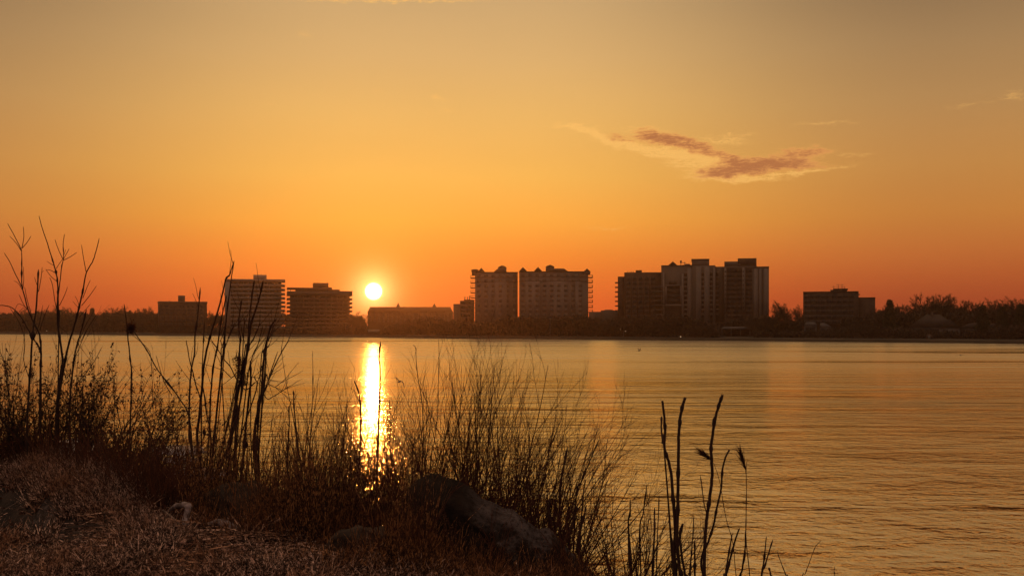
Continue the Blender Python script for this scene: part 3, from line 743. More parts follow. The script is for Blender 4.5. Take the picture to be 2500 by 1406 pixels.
for u, v in ((1468,780),(1500,776),(1528,772),(1556,770),(1585,764),(1612,768),(1640,764),(1668,772),(1705,778),(1734,782),(1842,768),(1865,764)):
    tree(u, v, RT.uniform(12, 28), L5, 'low trees before the tall group')

def thicket(name, label, prof, off0, off1, n, size, vfoot=None):
    """dense mass of twigs: prof = [(u, top row)]"""
    mb = MB(); us = np.array([p[0] for p in prof], float); vs = np.array([p[1] for p in prof], float)
    u = R.uniform(us[0], us[-1], n); d = 13365 / (18 + 0.0096 * u) + R.uniform(off0, off1, n)
    x = (u - CU) / F * d; t = (30 * d + 23.33 * x - 13365) / 38.0
    z0 = np.interp(t, [-1, 0, 0.5, 6, 60, 400, 1500], [-1.5, -0.2, 0.75, 1.1, 2.2, 3.0, 3.2])
    lump = 2.2 * (np.sin(u * 0.11 + 1) + np.sin(u * 0.23 + 2) + 0.8 * np.sin(u * 0.47) + 0.6 * np.sin(u * 0.9 + 3)) 
    zt = H - (np.interp(u, us, vs) + lump - HV) / F * d
    z = z0 + (zt - z0) * R.random(n) ** 0.85
    dd = R.normal(size=(n, 3)); dd[:, 2] = np.abs(dd[:, 2]) + 0.3; dd /= np.linalg.norm(dd, axis=1, keepdims=True)
    mb.blades(np.stack([x, d, z], 1), dd, R.uniform(0.7, 1.5, n) * size, R.uniform(0.3, 0.8, n) * size, R.normal(size=(n, 3)) * 0.2, 2, taper=0.8)
    tag(mb.build(name, M['thicket']), label, name.replace('_', ' '), None, 'stuff')
thicket('thicket', 'hazy mass of bare undergrowth closing the far left treeline', [(-60,768),(60,768),(150,764),(235,772),(300,766),(392,770)], 30, 70, 24000, 1.3)
thicket('thicket', 'low undergrowth line between and behind the blocks left of the sun', [(500,772),(556,772),(690,768),(704,772),(860,770),(884,778),(896,800)], 75, 95, 9000, 1.2)
thicket('thicket', 'dark shore shrubbery in front of the blocks left of the sun', [(380,800),(500,803),(600,801),(700,806),(860,802),(890,808),(898,814),(930,814)], 8, 24, 15000, 0.8)
thicket('thicket', 'dark shrubbery in front of the spired building and the gabled condominiums', [(925,808),(940,798),(985,790),(1030,781),(1110,786),(1190,792),(1240,778),(1330,780),(1430,774),(1465,786)], 8, 26, 26000, 0.9)
thicket('thicket', 'dark shrubbery at the foot of the tall group', [(1462,786),(1520,780),(1600,774),(1660,776),(1720,790),(1756,803)], 8, 26, 16000, 0.9)
thicket('thicket', 'dark shrubbery behind the park pavilion', [(1750,792),(1800,784),(1880,776),(1900,786),(1960,784)], 34, 42, 9000, 0.8)
thicket('thicket', 'low dark hedges before the broad low block and the small houses', [(1840,812),(1900,812),(1960,812),(2036,806),(2080,796),(2140,800),(2215,806),(2350,816),(2400,812),(2430,800),(2560,792)], 10, 22, 20000, 0.7)
thicket('thicket', 'dark mass of bushes under the right treeline', [(2050,784),(2130,772),(2215,770),(2290,764),(2350,768),(2400,768),(2450,764),(2560,760)], 34, 60, 26000, 1.0)

# --- birds
def gull(name, label, u, v, d, span, pose, yaw=0):
    """pose = per-wing list of (out, up, back) fractions of the half span"""
    mb = MB(); b = span
    # body: tapered spindle along x
    bx = np.linspace(-0.30, 0.26, 8); br = np.array([0.008,0.035,0.055,0.064,0.058,0.045,0.036,0.006])
    mb.tube(np.stack([bx*b, 0*bx, 0.03*b*np.sin(bx*6)], 1), br*b, 8)
    # tail fan
    mb.add([(-0.26*b,-0.015*b,0),(-0.26*b,0.015*b,0),(-0.40*b,0.06*b,-0.01*b),(-0.40*b,-0.06*b,-0.01*b),(-0.26*b,-0.015*b,0.012*b),(-0.26*b,0.015*b,0.012*b),(-0.40*b,0.06*b,-0.004*b),(-0.40*b,-0.06*b,-0.004*b)],
           [(0,1,2,3),(7,6,5,4),(0,3,7,4),(1,5,6,2),(2,6,7,3),(0,4,5,1)])
    o = mb.build(name, M['bird'], None, P(u, v, d), yaw); tag(o, label, 'bird')
    bk = MB(); bk.tube([(0.25*b,0,0.03*b),(0.31*b,0,0.02*b)], [0.012*b,0.003*b], 5); bk.build('beak', M['bird'], o)
    for s, ps in zip((-1, 1), pose):
        w = MB(); lead = []; ch = (0.15, 0.14, 0.115, 0.075, 0.012)
        for (o_, u_, b_), c in zip(ps, ch):
            x, y, z = (0.07 - b_) * b, s * o_ * b * 0.5, u_ * b * 0.5 + 0.02*b
            lead += [(x, y, z + 0.006*b), (x - c*b, y, z + 0.004*b), (x - c*b, y, z - 0.002*b), (x, y, z - 0.006*b)]
        f = []
        for k in range(4):
            for j in range(4): f.append((4*k+j, 4*k+(j+1)%4, 4*k+4+(j+1)%4, 4*k+4+j))
        f += [(0,3,2,1), (16,17,18,19)]
        w.add(lead, f); w.build('wing', M['bird'], o)
M['bird'] = material('dark_feathers', (0.10,0.09,0.085), 0.8)
gull('gull', 'large gull gliding low over the water right of the sun glitter, wings bent', 976, 931, 78, 1.25,
     [[(0.05,0,0),(0.3,-0.05,0.02),(0.52,-0.28,0.02),(0.58,-0.6,0.05),(0.6,-0.9,0.12)], [(0.05,0,0),(0.3,0.25,0),(0.55,0.42,0.0),(0.85,0.44,0.06),(1.15,0.38,0.16)]], math.radians(72))
gull('gull', 'small dark bird with raised wings over the water below the tall group', 1561, 856, 150, 1.1,
     [[(0.05,0,0),(0.25,0.2,0.0),(0.42,0.42,0.02),(0.55,0.6,0.05),(0.66,0.75,0.1)], [(0.05,0,0),(0.25,0.25,0),(0.42,0.5,0),(0.6,0.65,0.05),(0.75,0.75,0.12)]], math.radians(35))
gull('gull', 'tiny gull with arched wings skimming the water at far right', 2345, 867, 120, 1.0,
     [[(0.05,0,0),(0.3,0.16,0),(0.5,0.12,0.02),(0.75,-0.02,0.05),(0.95,-0.2,0.12)], [(0.05,0,0),(0.3,0.16,0),(0.5,0.12,0.02),(0.75,0.0,0.05),(1.0,-0.12,0.12)]], math.radians(80))
gull('gull', 'faint bird with raised wings against the dark thicket before the tall group', 1536, 787, 230, 1.2,
     [[(0.05,0,0),(0.25,-0.1,0.0),(0.42,-0.2,0.02),(0.55,-0.3,0.05),(0.7,-0.35,0.1)], [(0.05,0,0),(0.25,0.25,0),(0.45,0.5,0),(0.7,0.75,0.05),(0.95,0.95,0.12)]], math.radians(60))
# ------------------------------------------------------------------ near bank
R = np.random.default_rng(77)
def hashn(x, y, f, s):
    """smooth lattice noise"""
    x = np.asarray(x, float) * f; y = np.asarray(y, float) * f
    xi = np.floor(x).astype(int); yi = np.floor(y).astype(int); fx = x - xi; fy = y - yi
    h = lambda a, b: np.modf(np.abs(np.sin(a * 127.1 + b * 311.7 + s * 74.7) * 43758.5453))[0]
    fx = fx*fx*(3-2*fx); fy = fy*fy*(3-2*fy)
    return (h(xi,yi)*(1-fx)+h(xi+1,yi)*fx)*(1-fy) + (h(xi,yi+1)*(1-fx)+h(xi+1,yi+1)*fx)*fy
def crest_s(x, y):
    """distance beyond the top edge of the bank (positive towards the river)"""
    x = np.asarray(x, float); y = np.asarray(y, float)
    a = 0.683 * (x + 0.84) + 0.731 * (y - 5.84)
    b = (y - 9.3)                        # the edge runs square to the view at far left
    s = np.maximum(a, b)
    return s + 0.35 * (hashn(x, y, 0.9, 3) - 0.5)
def bank_z(x, y):
    x = np.asarray(x, float); y = np.asarray(y, float)
    s = crest_s(x, y)
    z = 4.05 + 0.10 * (hashn(x, y, 0.8, 1) - 0.5) + 0.15 * (hashn(x, y, 2.3, 2) - 0.5) + 0.08 * (hashn(x, y, 5.5, 5) - 0.5)
    # raised grassy lip at the left with a dark undercut in front of it
    lip = np.exp(-((s + 0.18) / 0.25) ** 2) * sm(-2.4, -3.2, x)
    cut = np.exp(-((s + 0.68) / 0.20) ** 2) * sm(-2.5, -3.0, x)
    z = z + 0.14 * lip - 0.28 * cut
    # hollow at the right of the driftwood
    z = z - 0.12 * np.exp(-(((x + 1.5) / 0.35) ** 2 + ((y - 6.25) / 0.25) ** 2))
    drop = np.where(s < 0.8, 0.3 * np.maximum(s, 0), 0.24 + 0.66 * (s - 0.8))
    return np.maximum(z - drop + 0.25 * sm(0.5, 3, s) * (hashn(x, y, 0.7, 9) - 0.5), -1.5)
def bz(x, y): return float(bank_z(x, y))

gm = bpy.data.materials.new('bank_soil'); gm.use_nodes = True; q = NG(gm.node_tree); bs = gm.node_tree.nodes['Principled BSDF']
pos = q.new('ShaderNodeNewGeometry').outputs['Position']
n1 = q.noise(pos, 2.2, 6, 0.65); n2 = q.noise(pos, 14, 5, 0.7); n3 = q.noise(q.mapping(pos, (1, 1, 1), loc=(5, 2, 0)), 0.9, 4, 0.6)
c = q.mix(q.smooth(n1, 0.4, 0.62), (0.014, 0.010, 0.008, 1), (0.05, 0.033, 0.023, 1))
c = q.mix(q.mul(q.smooth(n3, 0.45, 0.6), q.smooth(n2, 0.42, 0.62)), c, (0.16, 0.13, 0.12, 1))
q.put(bs.inputs['Base Color'], c); bs.inputs['Roughness'].default_value = 0.95
bb = q.new('ShaderNodeBump'); bb.inputs['Distance'].default_value = 0.03; q.put(bb.inputs['Height'], n2); q.put(bs.inputs['Normal'], bb.outputs[0])
mb = MB(); gx = np.arange(-16, 14.01, 0.12); gy = np.concatenate([np.arange(-10, 4, 1.0), np.arange(4, 13, 0.08), np.arange(13, 26.1, 0.4)])
XX, YY = np.meshgrid(gx, gy, indexing='ij'); ZZ = bank_z(XX, YY)
V = np.stack([XX, YY, ZZ], -1).reshape(-1, 3); ny = len(gy)
i, j = np.meshgrid(np.arange(len(gx)-1), np.arange(ny-1), indexing='ij'); a = (i * ny + j).ravel()
mb.add(V, np.stack([a, a + ny, a + ny + 1, a + 1], 1))
tag(mb.build('near_bank_ground', gm, smooth=True), 'frosty brown soil of the near river bank', None, None, 'structure')

# materials of the bank plants
def blade_material(name, c0, c1, c2, tr, dk=0.44):
    """dead grass whose blades differ in colour, some bleached, some rotten brown"""
    m = material(name, c0, 0.9, translucent=tr); g_ = NG(m.node_tree); b_ = m.node_tree.nodes['Principled BSDF']
    tc_ = g_.new('ShaderNodeNewGeometry').outputs['Position']
    a_ = g_.noise(tc_, 34, 3, 0.6); d_ = g_.noise(tc_, 2.4, 4, 0.6)
    cc = g_.mix(g_.smooth(a_, dk, 0.60), (*c2, 1), (*c0, 1)); cc = g_.mix(g_.smooth(d_, 0.42, 0.62), cc, g_.mix(g_.smooth(a_, 0.40, 0.6), (*c2, 1), (*c1, 1)))
    g_.put(b_.inputs['Base Color'], cc)
    for n_ in m.node_tree.nodes:
        if n_.type == 'BSDF_TRANSLUCENT': g_.put(n_.inputs['Color'], cc)
    return m
M['frost'] = blade_material('frosted_grass', (0.88,0.61,0.48), (0.48,0.26,0.15), (0.055,0.034,0.024), 0.0, 0.49)
M['straw'] = blade_material('dry_straw', (0.60,0.30,0.13), (0.32,0.14,0.06), (0.05,0.026,0.017), 0.35, 0.51)
M['twig'] = material('red_brown_twig', (0.12,0.042,0.026), 0.7, (0.055,0.024,0.017), 6, spec=0.15)
M['cane'] = material('dark_cane', (0.075,0.036,0.025), 0.8, (0.045,0.025,0.019), 12, bump=0.4, bump_scale=60)
M['sapling'] = material('sapling_bark', (0.06,0.034,0.025), 0.8, (0.035,0.022,0.017), 10)
M['leaf'] = material('withered_leaf', (0.13,0.050,0.028), 0.85, (0.06,0.028,0.018), 4, 0.35)
M['log'] = material('frosted_driftwood', (0.40,0.33,0.33), 0.9, (0.12,0.09,0.08), 14, bump=0.9, bump_scale=40)
M['stick'] = material('grey_stick', (0.25,0.19,0.15), 0.85, (0.12,0.085,0.065), 14)

# --- frosted matted grass on the level ground
def vis_xy(n, d0, d1, u0=-60, u1=1500, smax=0.25):
    d = d0 + (d1 - d0) * R.random(n) ** 1.1; u = R.uniform(u0, u1, n); x = (u - CU) / F * d
    k = crest_s(x, d) < smax
    return x[k], d[k]
mb = MB(); tx, ty = vis_xy(4600, 5.0, 10.2)
cl = hashn(tx, ty, 2.6, 11) * 0.5 + hashn(tx * 0.6, ty, 1.1, 14) * 0.3 + hashn(tx, ty, 7, 12) * 0.2
dk = np.exp(-((crest_s(tx, ty) + 0.66) / 0.22) ** 2) * sm(-2.4, -2.8, tx)
for hu, hv, ru, rv in ((235,1288,.22,.16),(175,1290,.14,.1),(590,1368,.26,.22),(395,1278,.2,.12),(520,1312,.2,.14),(60,1392,.35,.12),(330,1330,.22,.14),(700,1340,.3,.18),(130,1350,.2,.1)):
    hd = 1.45 * F / (hv - HV); dk = np.maximum(dk, np.exp(-(((tx - PX(hu, hd)) / ru) ** 2 + ((ty - hd) / rv) ** 2)))
k = (R.random(len(tx)) < sm(0.38, 0.54, cl)) & (dk < 0.5); tx, ty = tx[k], ty[k]; m = 34
size = R.uniform(0.5, 1.25, len(tx))[:, None]
az = R.random((len(tx), m)) * 6.283; rad = 0.035 * size * R.random((len(tx), m))
comb = R.normal(size=(len(tx), 1)) * 0.8
x = (tx[:, None] + rad * np.cos(az)).ravel(); y = (ty[:, None] + rad * np.sin(az)).ravel()
az2 = (az + R.normal(size=az.shape) * 0.5).ravel(); n = len(x); tilt = R.uniform(0.35, 1.45, n); sz = np.repeat(size, m, 1).ravel()
D = np.stack([np.cos(az2) * np.cos(tilt), np.sin(az2) * np.cos(tilt), np.sin(tilt)], 1)
L = (0.045 + 0.24 * R.random(n) ** 2.2) * sz
bend = np.stack([np.cos(az2 + R.normal(size=n) * .8), np.sin(az2 + R.normal(size=n) * .8), -R.uniform(0.6, 2.0, n)], 1) * (L * R.uniform(0.4, 0.8, n))[:, None]
mb.blades(np.stack([x, y, bank_z(x, y) - 0.01], 1), D, L, R.uniform(0.005, 0.012, n), bend, 5)
tag(mb.build('frosted_grass', M['frost']), 'matted frost-covered dead grass spread over the near bank', 'grass', None, 'stuff')
mb = MB(); x, y = vis_xy(2600, 5.0, 10.0); n = len(x); D = R.normal(size=(n, 3)); D[:, 2] *= 0.35; D /= np.linalg.norm(D, axis=1, keepdims=True)
mb.blades(np.stack([x, y, bank_z(x, y) + R.uniform(0.01, 0.06, n)], 1), D, R.uniform(0.02, 0.07, n), R.uniform(0.012, 0.03, n), R.normal(size=(n, 3)) * 0.012, 4, taper=0.8)
tag(mb.build('leaf_litter', M['leaf']), 'dark curled dead leaves scattered through the frosted grass', 'leaf litter', None, 'stuff')
# --- fallen straw lying flat in front
mb = MB()
for (cu, cd, n, ang, sp, ln) in ((740, 5.9, 1500, 0.08, 0.4, 0.55), (560, 6.1, 900, -0.25, 0.6, 0.4), (470, 6.9, 800, -0.5, 0.6, 0.4), (250, 6.9, 400, -0.2, 1.0, 0.28), (840, 5.75, 900, -0.2, 0.5, 0.45), (620, 6.6, 700, -0.45, 0.5, 0.4)):
    x = PX(cu, cd) + R.normal(size=n) * 0.38; y = cd + R.normal(size=n) * 0.28; k = crest_s(x, y) < 0.45; x, y = x[k], y[k]; n = len(x)
    az = ang + R.normal(size=n) * sp + math.pi * (R.random(n) < 0.5); D = np.stack([np.cos(az), np.sin(az), R.uniform(-0.04, 0.14, n)], 1)
    bend = np.stack([R.normal(size=n) * 0.05, R.normal(size=n) * 0.05, -R.uniform(0, 0.06, n)], 1)
    mb.blades(np.stack([x, y, bank_z(x, y) + R.uniform(0.005, 0.05, n)], 1), D, ln * R.uniform(0.4, 1.2, n), R.uniform(0.005, 0.012, n), bend, 4)
tag(mb.build('fallen_straw', M['frost']), 'long frosted straw lying flat along the bank edge', 'straw', None, 'stuff')
# --- standing dry grass along the edge of the bank
def crest_strip(n, s0, s1, u0, u1):
    u = R.uniform(u0, u1, n); s = R.uniform(s0, s1, n); d = np.full(n, 7.5)
    for _ in range(14):
        x = (u - CU) / F * d; d = d - (crest_s(x, d) - s) * 0.8
    return (u - CU) / F * d, d
def tuft(name, label, n, s0, s1, u0, u1, l0, l1, w0, w1, mat, lean=0.22, clump=3.0):
    mb = MB(); x, y = crest_strip(n, s0, s1, u0, u1)
    cl = hashn(x, y, clump, 21); k = R.random(len(x)) < sm(0.2, 0.6, cl); x, y = x[k], y[k]; n = len(x)
    D = np.stack([R.normal(size=n) * lean + 0.04, R.normal(size=n) * lean, np.ones(n)], 1); D /= np.linalg.norm(D, axis=1, keepdims=True)
    L = R.uniform(l0, l1, n) * (0.55 + 0.8 * hashn(x, y, 1.4, 25)); az = R.random(n) * 6.283
    b = np.stack([np.cos(az), np.sin(az), -0.5 * np.ones(n)], 1) * (R.random(n) ** 2 * 0.45 * L)[:, None]
    mb.blades(np.stack([x, y, bank_z(x, y) - 0.01], 1), D, L, R.uniform(w0, w1, n), b, 5)
    tag(mb.build(name, mat), label, name.replace('_', ' '), None, 'stuff')
tuft('dry_grass', 'dense dry tan grass standing along the edge of the near bank', 11000, -0.1, 0.9, 430, 1480, 0.14, 0.45, 0.004, 0.010, M['straw'], 0.28)
tuft('dry_grass', 'sparser taller dry blades along the bank edge left of the boulder', 5200, 0.0, 0.9, 450, 1040, 0.35, 0.95, 0.004, 0.009, M['straw'], 0.15)
tuft('dry_grass', 'pale grass tufts on the raised lip of the bank at the left', 8000, -0.40, 0.1, -60, 420, 0.10, 0.26, 0.004, 0.009, M['frost'], 0.4, 2.0)
tuft('dry_grass', 'dark matted grass spilling over the bank edge', 8000, 0.2, 1.6, -60, 1600, 0.12, 0.4, 0.005, 0.012, M['twig'], 0.5)
tuft('dry_grass', 'dry grass around the foot of the boulder and the canes at right', 3200, 0.6, 1.5, 1180, 1760, 0.10, 0.38, 0.004, 0.008, M['straw'], 0.25)

# --- boulder with frost on its right shoulder
bm_ = bpy.data.materials.new('boulder_stone'); bm_.use_nodes = True; q = NG(bm_.node_tree); bs = bm_.node_tree.nodes['Principled BSDF']
tc = q.new('ShaderNodeTexCoord').outputs['Object']; so = q.new('ShaderNodeSeparateXYZ'); q.put(so.inputs[0], tc)
a1 = q.noise(tc, 2.6, 6, 0.65); a2 = q.noise(tc, 11, 6, 0.7); a3 = q.noise(tc, 34, 4, 0.7)
c = q.mix(q.smooth(a1, 0.36, 0.64), (0.012,0.009,0.008,1), (0.032,0.023,0.018,1)); c = q.mix(q.smooth(a2, 0.52, 0.66), c, (0.03,0.024,0.02,1))
sn = q.new('ShaderNodeSeparateXYZ'); gn = q.new('ShaderNodeNewGeometry'); q.put(sn.inputs[0], gn.outputs['Normal'])
up = q.smooth(q.add(sn.outputs[2], q.mul(q.sub(a2, 0.5), 1.3)), 0.56, 0.84)
rt = q.smooth(so.outputs[0], -0.22, 0.05)
fr = q.mul(q.mul(up, rt), q.mul(q.smooth(a3, 0.30, 0.52), q.smooth(a1, 0.33, 0.55)))
c = q.mix(fr, c, (0.12,0.10,0.10,1))
q.put(bs.inputs['Base Color'], c); bs.inputs['Roughness'].default_value = 0.95; bs.inputs['Specular IOR Level'].default_value = 0.05
bb = q.new('ShaderNodeBump'); bb.inputs['Distance'].default_value = 0.03; bb.inputs['Strength'].default_value = 0.9; q.put(bb.inputs['Height'], q.add(a2, q.mul(a3, 0.4))); q.put(bs.inputs['Normal'], bb.outputs[0])
M['earth'] = material('earthy_stone', (0.022,0.016,0.012), 0.95, (0.05,0.036,0.027), 5, bump=0.8, bump_scale=14)
def boulder(name, label, cen, prof, dep, zfoot, seed, mat, cat='boulder', parent=None):
    """prof = silhouette [(x, top z)] in metres; a rounded stone with that outline and thickness dep"""
    rr = np.random.default_rng(seed); nx, nt = 72, 40
    px = np.array([p[0] for p in prof]); pz = np.array([p[1] for p in prof])
    pq = np.linspace(px[0], px[-1], 60); pz = np.interp(pq, px, pz) + 0.05 * (hashn(pq, pq*0, 5.0, seed) - .5) + 0.035 * (hashn(pq, pq*0, 13.0, seed+3) - .5); px = pq
    xs = np.linspace(px[0], px[-1], nx); mb = MB(); V = []
    for i, x in enumerate(xs):
        zt = np.interp(x, px, pz); hh = zt - zfoot; e = math.sqrt(max(0.02, 1 - abs(2 * i / (nx - 1) - 1) ** 3.5))
        for j in range(nt):
            t = math.pi * j / (nt - 1); ct, st = math.cos(t), math.sin(t)
            yy = -math.copysign(abs(ct) ** 0.75, ct) * dep * e + 0.10 * (zt - zfoot) * st; zz = zfoot + hh * st ** 0.72
            k = 0.16 * (hashn(x*1+9, yy + zz*0.7, 3.0, seed) - .5) + 0.11 * (hashn(x + zz, yy, 8.0, seed+1) - .5) + 0.04 * (hashn(x + zz*1.3, yy, 22.0, seed+2) - .5)
            w = 0.5 + 0.5 * abs(ct)
            V.append((x + k * 0.4, yy + k * w, zz + k * 0.35))
    f = [(i*nt+j, (i+1)*nt+j, (i+1)*nt+j+1, i*nt+j+1) for i in range(nx-1) for j in range(nt-1)]
    f += []
    mb.add(V, f); o = mb.build(name, mat, parent, cen, 0, True)
    # close the two ends
    return tag(o, label, cat)
bd = 6.35; S = bd / F
def prf(l): return [((u - 1200) * S, PZ(v, bd)) for u, v in l]
zf = 3.3
boulder('boulder', 'big rounded boulder with a frosted right shoulder, right of the sun glitter', (PX(1200, bd), bd, 0),
        prf([(925,1380),(945,1318),(965,1268),(980,1225),(1000,1192),(1022,1170),(1045,1164),(1075,1176),(1110,1192),(1150,1212),(1190,1233),(1230,1250),(1275,1268),(1320,1292),(1360,1313),(1400,1340),(1440,1368),(1470,1405),(1490,1450)]), 0.36, zf, 5, bm_)
boulder('boulder', 'low dark grass-grown stone lying just left of the big frosted boulder', (PX(880, 6.2), 6.2, 0),
        [((u - 880) * 6.2 / F, PZ(v, 6.2)) for u, v in [(750,1420),(770,1360),(800,1312),(840,1288),(880,1283),(930,1295),(980,1330),(1010,1380),(1025,1430)]], 0.22, 3.5, 9, M['earth'])
boulder('boulder', 'dark earth-covered stone behind the driftwood, left of the canes', (PX(560, 7.6), 7.6, 0),
        [((u - 560) * 7.6 / F, PZ(v, 7.6)) for u, v in [(440,1290),(470,1235),(510,1195),(550,1175),(600,1180),(650,1200),(700,1232),(740,1290)]], 0.3, 3.6, 13, M['earth'])
# leaves and grass caught on and before the big boulder
mb = MB(); n = 3800; u = R.uniform(740, 1500, n); d = R.uniform(5.6, 6.0, n); x = (u - CU) / F * d
top = np.interp(u, [740,850,930,1040,1200,1360,1480],[1290,1250,1225,1215,1290,1350,1420]); v = top + (1450 - top) * R.random(n) ** 0.5 - 55 * R.random(n) ** 2
z = H - (v - HV) / F * d
k = R.random(n) < 0.8
D = np.stack([R.normal(size=n) * 0.35, R.normal(size=n) * 0.15, R.uniform(0.2, 1, n)], 1); D /= np.linalg.norm(D, axis=1, keepdims=True)
zb = np.minimum(z, bank_z(x, d) + 0.0); L = np.clip(z - zb, 0.08, 0.5)
mb.blades(np.stack([x, d, zb], 1), D, L * R.uniform(0.8, 1.2, n), R.uniform(0.004, 0.009, n), np.stack([R.normal(size=n)*.06, R.normal(size=n)*.03, -R.random(n)*.08], 1), 5)
tag(mb.build('dry_grass', M['straw']), 'thin dry blades growing up in front of the big boulder', 'dry grass', None, 'stuff')

# --- driftwood
def log(label, pts, rad, name='driftwood', mat='log', cat='driftwood', knots=()):
    """pts = [(u, v, depth)]"""
    Q = np.array([P(*p) for p in pts]); t = np.linspace(0, 1, len(Q)); tt = np.linspace(0, 1, len(Q) * 5)
    C = np.stack([np.interp(tt, t, Q[:, k]) for k in range(3)], 1)
    for _ in range(3): C[1:-1] = (C[:-2] + 2 * C[1:-1] + C[2:]) / 4
    rr = np.interp(tt, t, rad) * (1 + 0.05 * np.sin(tt * 17) + 0.05 * np.sin(tt * 41))
    C = C + R.normal(size=C.shape) * rr[:, None] * 0.05
    rr[0] *= 0.8; rr[-1] *= 0.7
    c0 = C[0].copy(); mb = MB(); mb.tube(C - c0, rr, 10)
    return tag(mb.build(name, M[mat], None, c0, 0, True), label, cat)
log('bent elbow of pale frosted driftwood standing up out of the straw', [(408,1252,7.15),(428,1236,7.1),(448,1231,7.05),(462,1235,7.0),(456,1252,6.98),(452,1272,6.95),(458,1290,6.9)], [.010,.020,.022,.026,.022,.025,.030])
log('long pale frosted driftwood branch sloping right along the ground from the bent elbow', [(462,1284,6.92),(490,1284,6.9),(512,1280,6.88),(532,1274,6.85),(556,1280,6.8),(580,1290,6.75),(600,1306,6.7),(628,1322,6.6)], [.016,.017,.020,.024,.028,.024,.018,.010])
for lb, pts, r in (
    ('thin straight pale stick crossing below the driftwood towards the boulder', [(445,1342,6.2),(520,1352,6.15),(600,1368,6.1),(680,1392,6.0)], .007),
    ('thin stick leaning down from the left grass lip to the straw', [(185,1178,8.4),(220,1210,8.0),(250,1240,7.6),(287,1268,7.2)], .010),
    ('thin stick running from the dark brush down to the driftwood elbow', [(318,1178,8.0),(370,1195,7.8),(420,1215,7.5),(460,1232,7.15)], .006),
    ('short pale stick beside the left foot of the driftwood elbow', [(398,1245,7.1),(420,1262,7.0),(438,1280,6.9),(455,1296,6.8)], .008),
    ('thin stick lying across the far end of the driftwood branch', [(520,1300,6.7),(570,1294,6.7),(620,1318,6.6),(662,1336,6.5)], .006),
    ('dark fallen twig on the open frosted ground at the left', [(8,1246,7.9),(30,1233,7.9),(60,1214,7.9)], .004),
    ('long straight straw-coloured stick near the bottom edge', [(480,1380,5.95),(560,1388,5.9),(640,1392,5.9),(740,1390,5.85)], .006)):
    log(lb, pts, np.interp(np.linspace(0, 1, len(pts)), [0, .5, 1], [r, r*.9, r*.4]), 'fallen_stick', 'stick', 'stick')

# --- frozen ice sheets at the river edge
M['ice'] = material('pale_ice', (0.45,0.41,0.44), 0.55, (0.32,0.29,0.31), 0.8)
def ice(label, uv, seed):
    rr = np.random.default_rng(seed); Q = []
    for u, v in uv:
        d = H * F / (v - HV); Q.append((PX(u, d), d))
    Q = np.array(Q); c0 = Q.mean(0); n = 60
    t = np.linspace(0, len(Q), n, endpoint=False); i = t.astype(int); w = (t - i)[:, None]
    C = Q[i % len(Q)] * (1 - w) + Q[(i + 1) % len(Q)] * w - c0; C *= 1 + 0.07 * rr.normal(size=(n, 1))
    V = [(x, y, 0.05) for x, y in C] + [(x*1.01, y*1.01, -0.1) for x, y in C] + [(0, 0, 0.09)]
    mb = MB(); mb.add(V, [(k, k+n, (k+1)%n+n, (k+1)%n) for k in range(n)], [(k, (k+1)%n, 2*n) for k in range(n)])
    tag(mb.build('ice_floe', M['ice'], None, (c0[0], c0[1], 0)), label, 'ice', 'ice sheets at the river edge')
ice('upper pale ice sheet seen through the brush left of the cane cluster', [(372,1096),(430,1088),(490,1092),(500,1104),(440,1112),(385,1108)], 1)
ice('middle pale ice sheet seen through the brush left of the cane cluster', [(400,1120),(460,1115),(486,1122),(470,1130),(410,1130)], 2)
ice('lowest and widest ice sheet just above the bank edge, left of the cane cluster', [(385,1148),(430,1138),(500,1142),(560,1150),(540,1170),(420,1172)], 3)
ice('pale ice sheet behind the dark brush at the left', [(130,1080),(190,1070),(250,1082),(230,1120),(150,1118)], 4)

# ------------------------------------------------------------------ plants with traced stems
def stem_pts(uv, d, base, jit=0.0, dd=0.0):
    """photo polyline (top first) at depth d, carried down to the base point"""
    Q = [P(u, v, d + dd * (1 - i / max(1, len(uv) - 1))) for i, (u, v) in enumerate(uv)]
    Q = Q[::-1]
    if base is not None and np.linalg.norm(Q[0] - base) > 0.02 and Q[0][2] > base[2]:
        Q = [base] + Q
    return np.array(Q)
def smooth_line(Q, per=4, jit=0.0):
    n = len(Q)
    if n < 3: per = max(per, 3)
    t = np.linspace(0, n - 1, (n - 1) * per + 1); i = np.minimum(t.astype(int), n - 2); f = (t - i)[:, None]
    A = Q[np.maximum(i - 1, 0)]; B = Q[i]; C = Q[i + 1]; D = Q[np.minimum(i + 2, n - 1)]
    out = 0.5 * (2*B + (C - A)*f + (2*A - 5*B + 4*C - D)*f*f + (3*B - A - 3*C + D)*f**3)
    if jit: out[1:-1] += R.normal(size=(len(out) - 2, 3)) * jit
    return out
def cane_mesh(mb, Q, r0, r1, nodes=0, sides=7, blunt=False):
    C = smooth_line(Q, 4, min(r0, 0.008) * 0.10); n = len(C); rr = np.linspace(r0, r1, n)
    if nodes:
        for k in R.integers(2, n - 1, int(nodes * 1.6)): rr[k] *= 1.5
    if not blunt: rr[-1] *= 0.4
    mb.tube(C, rr, sides)
    return C
KW = 0.68
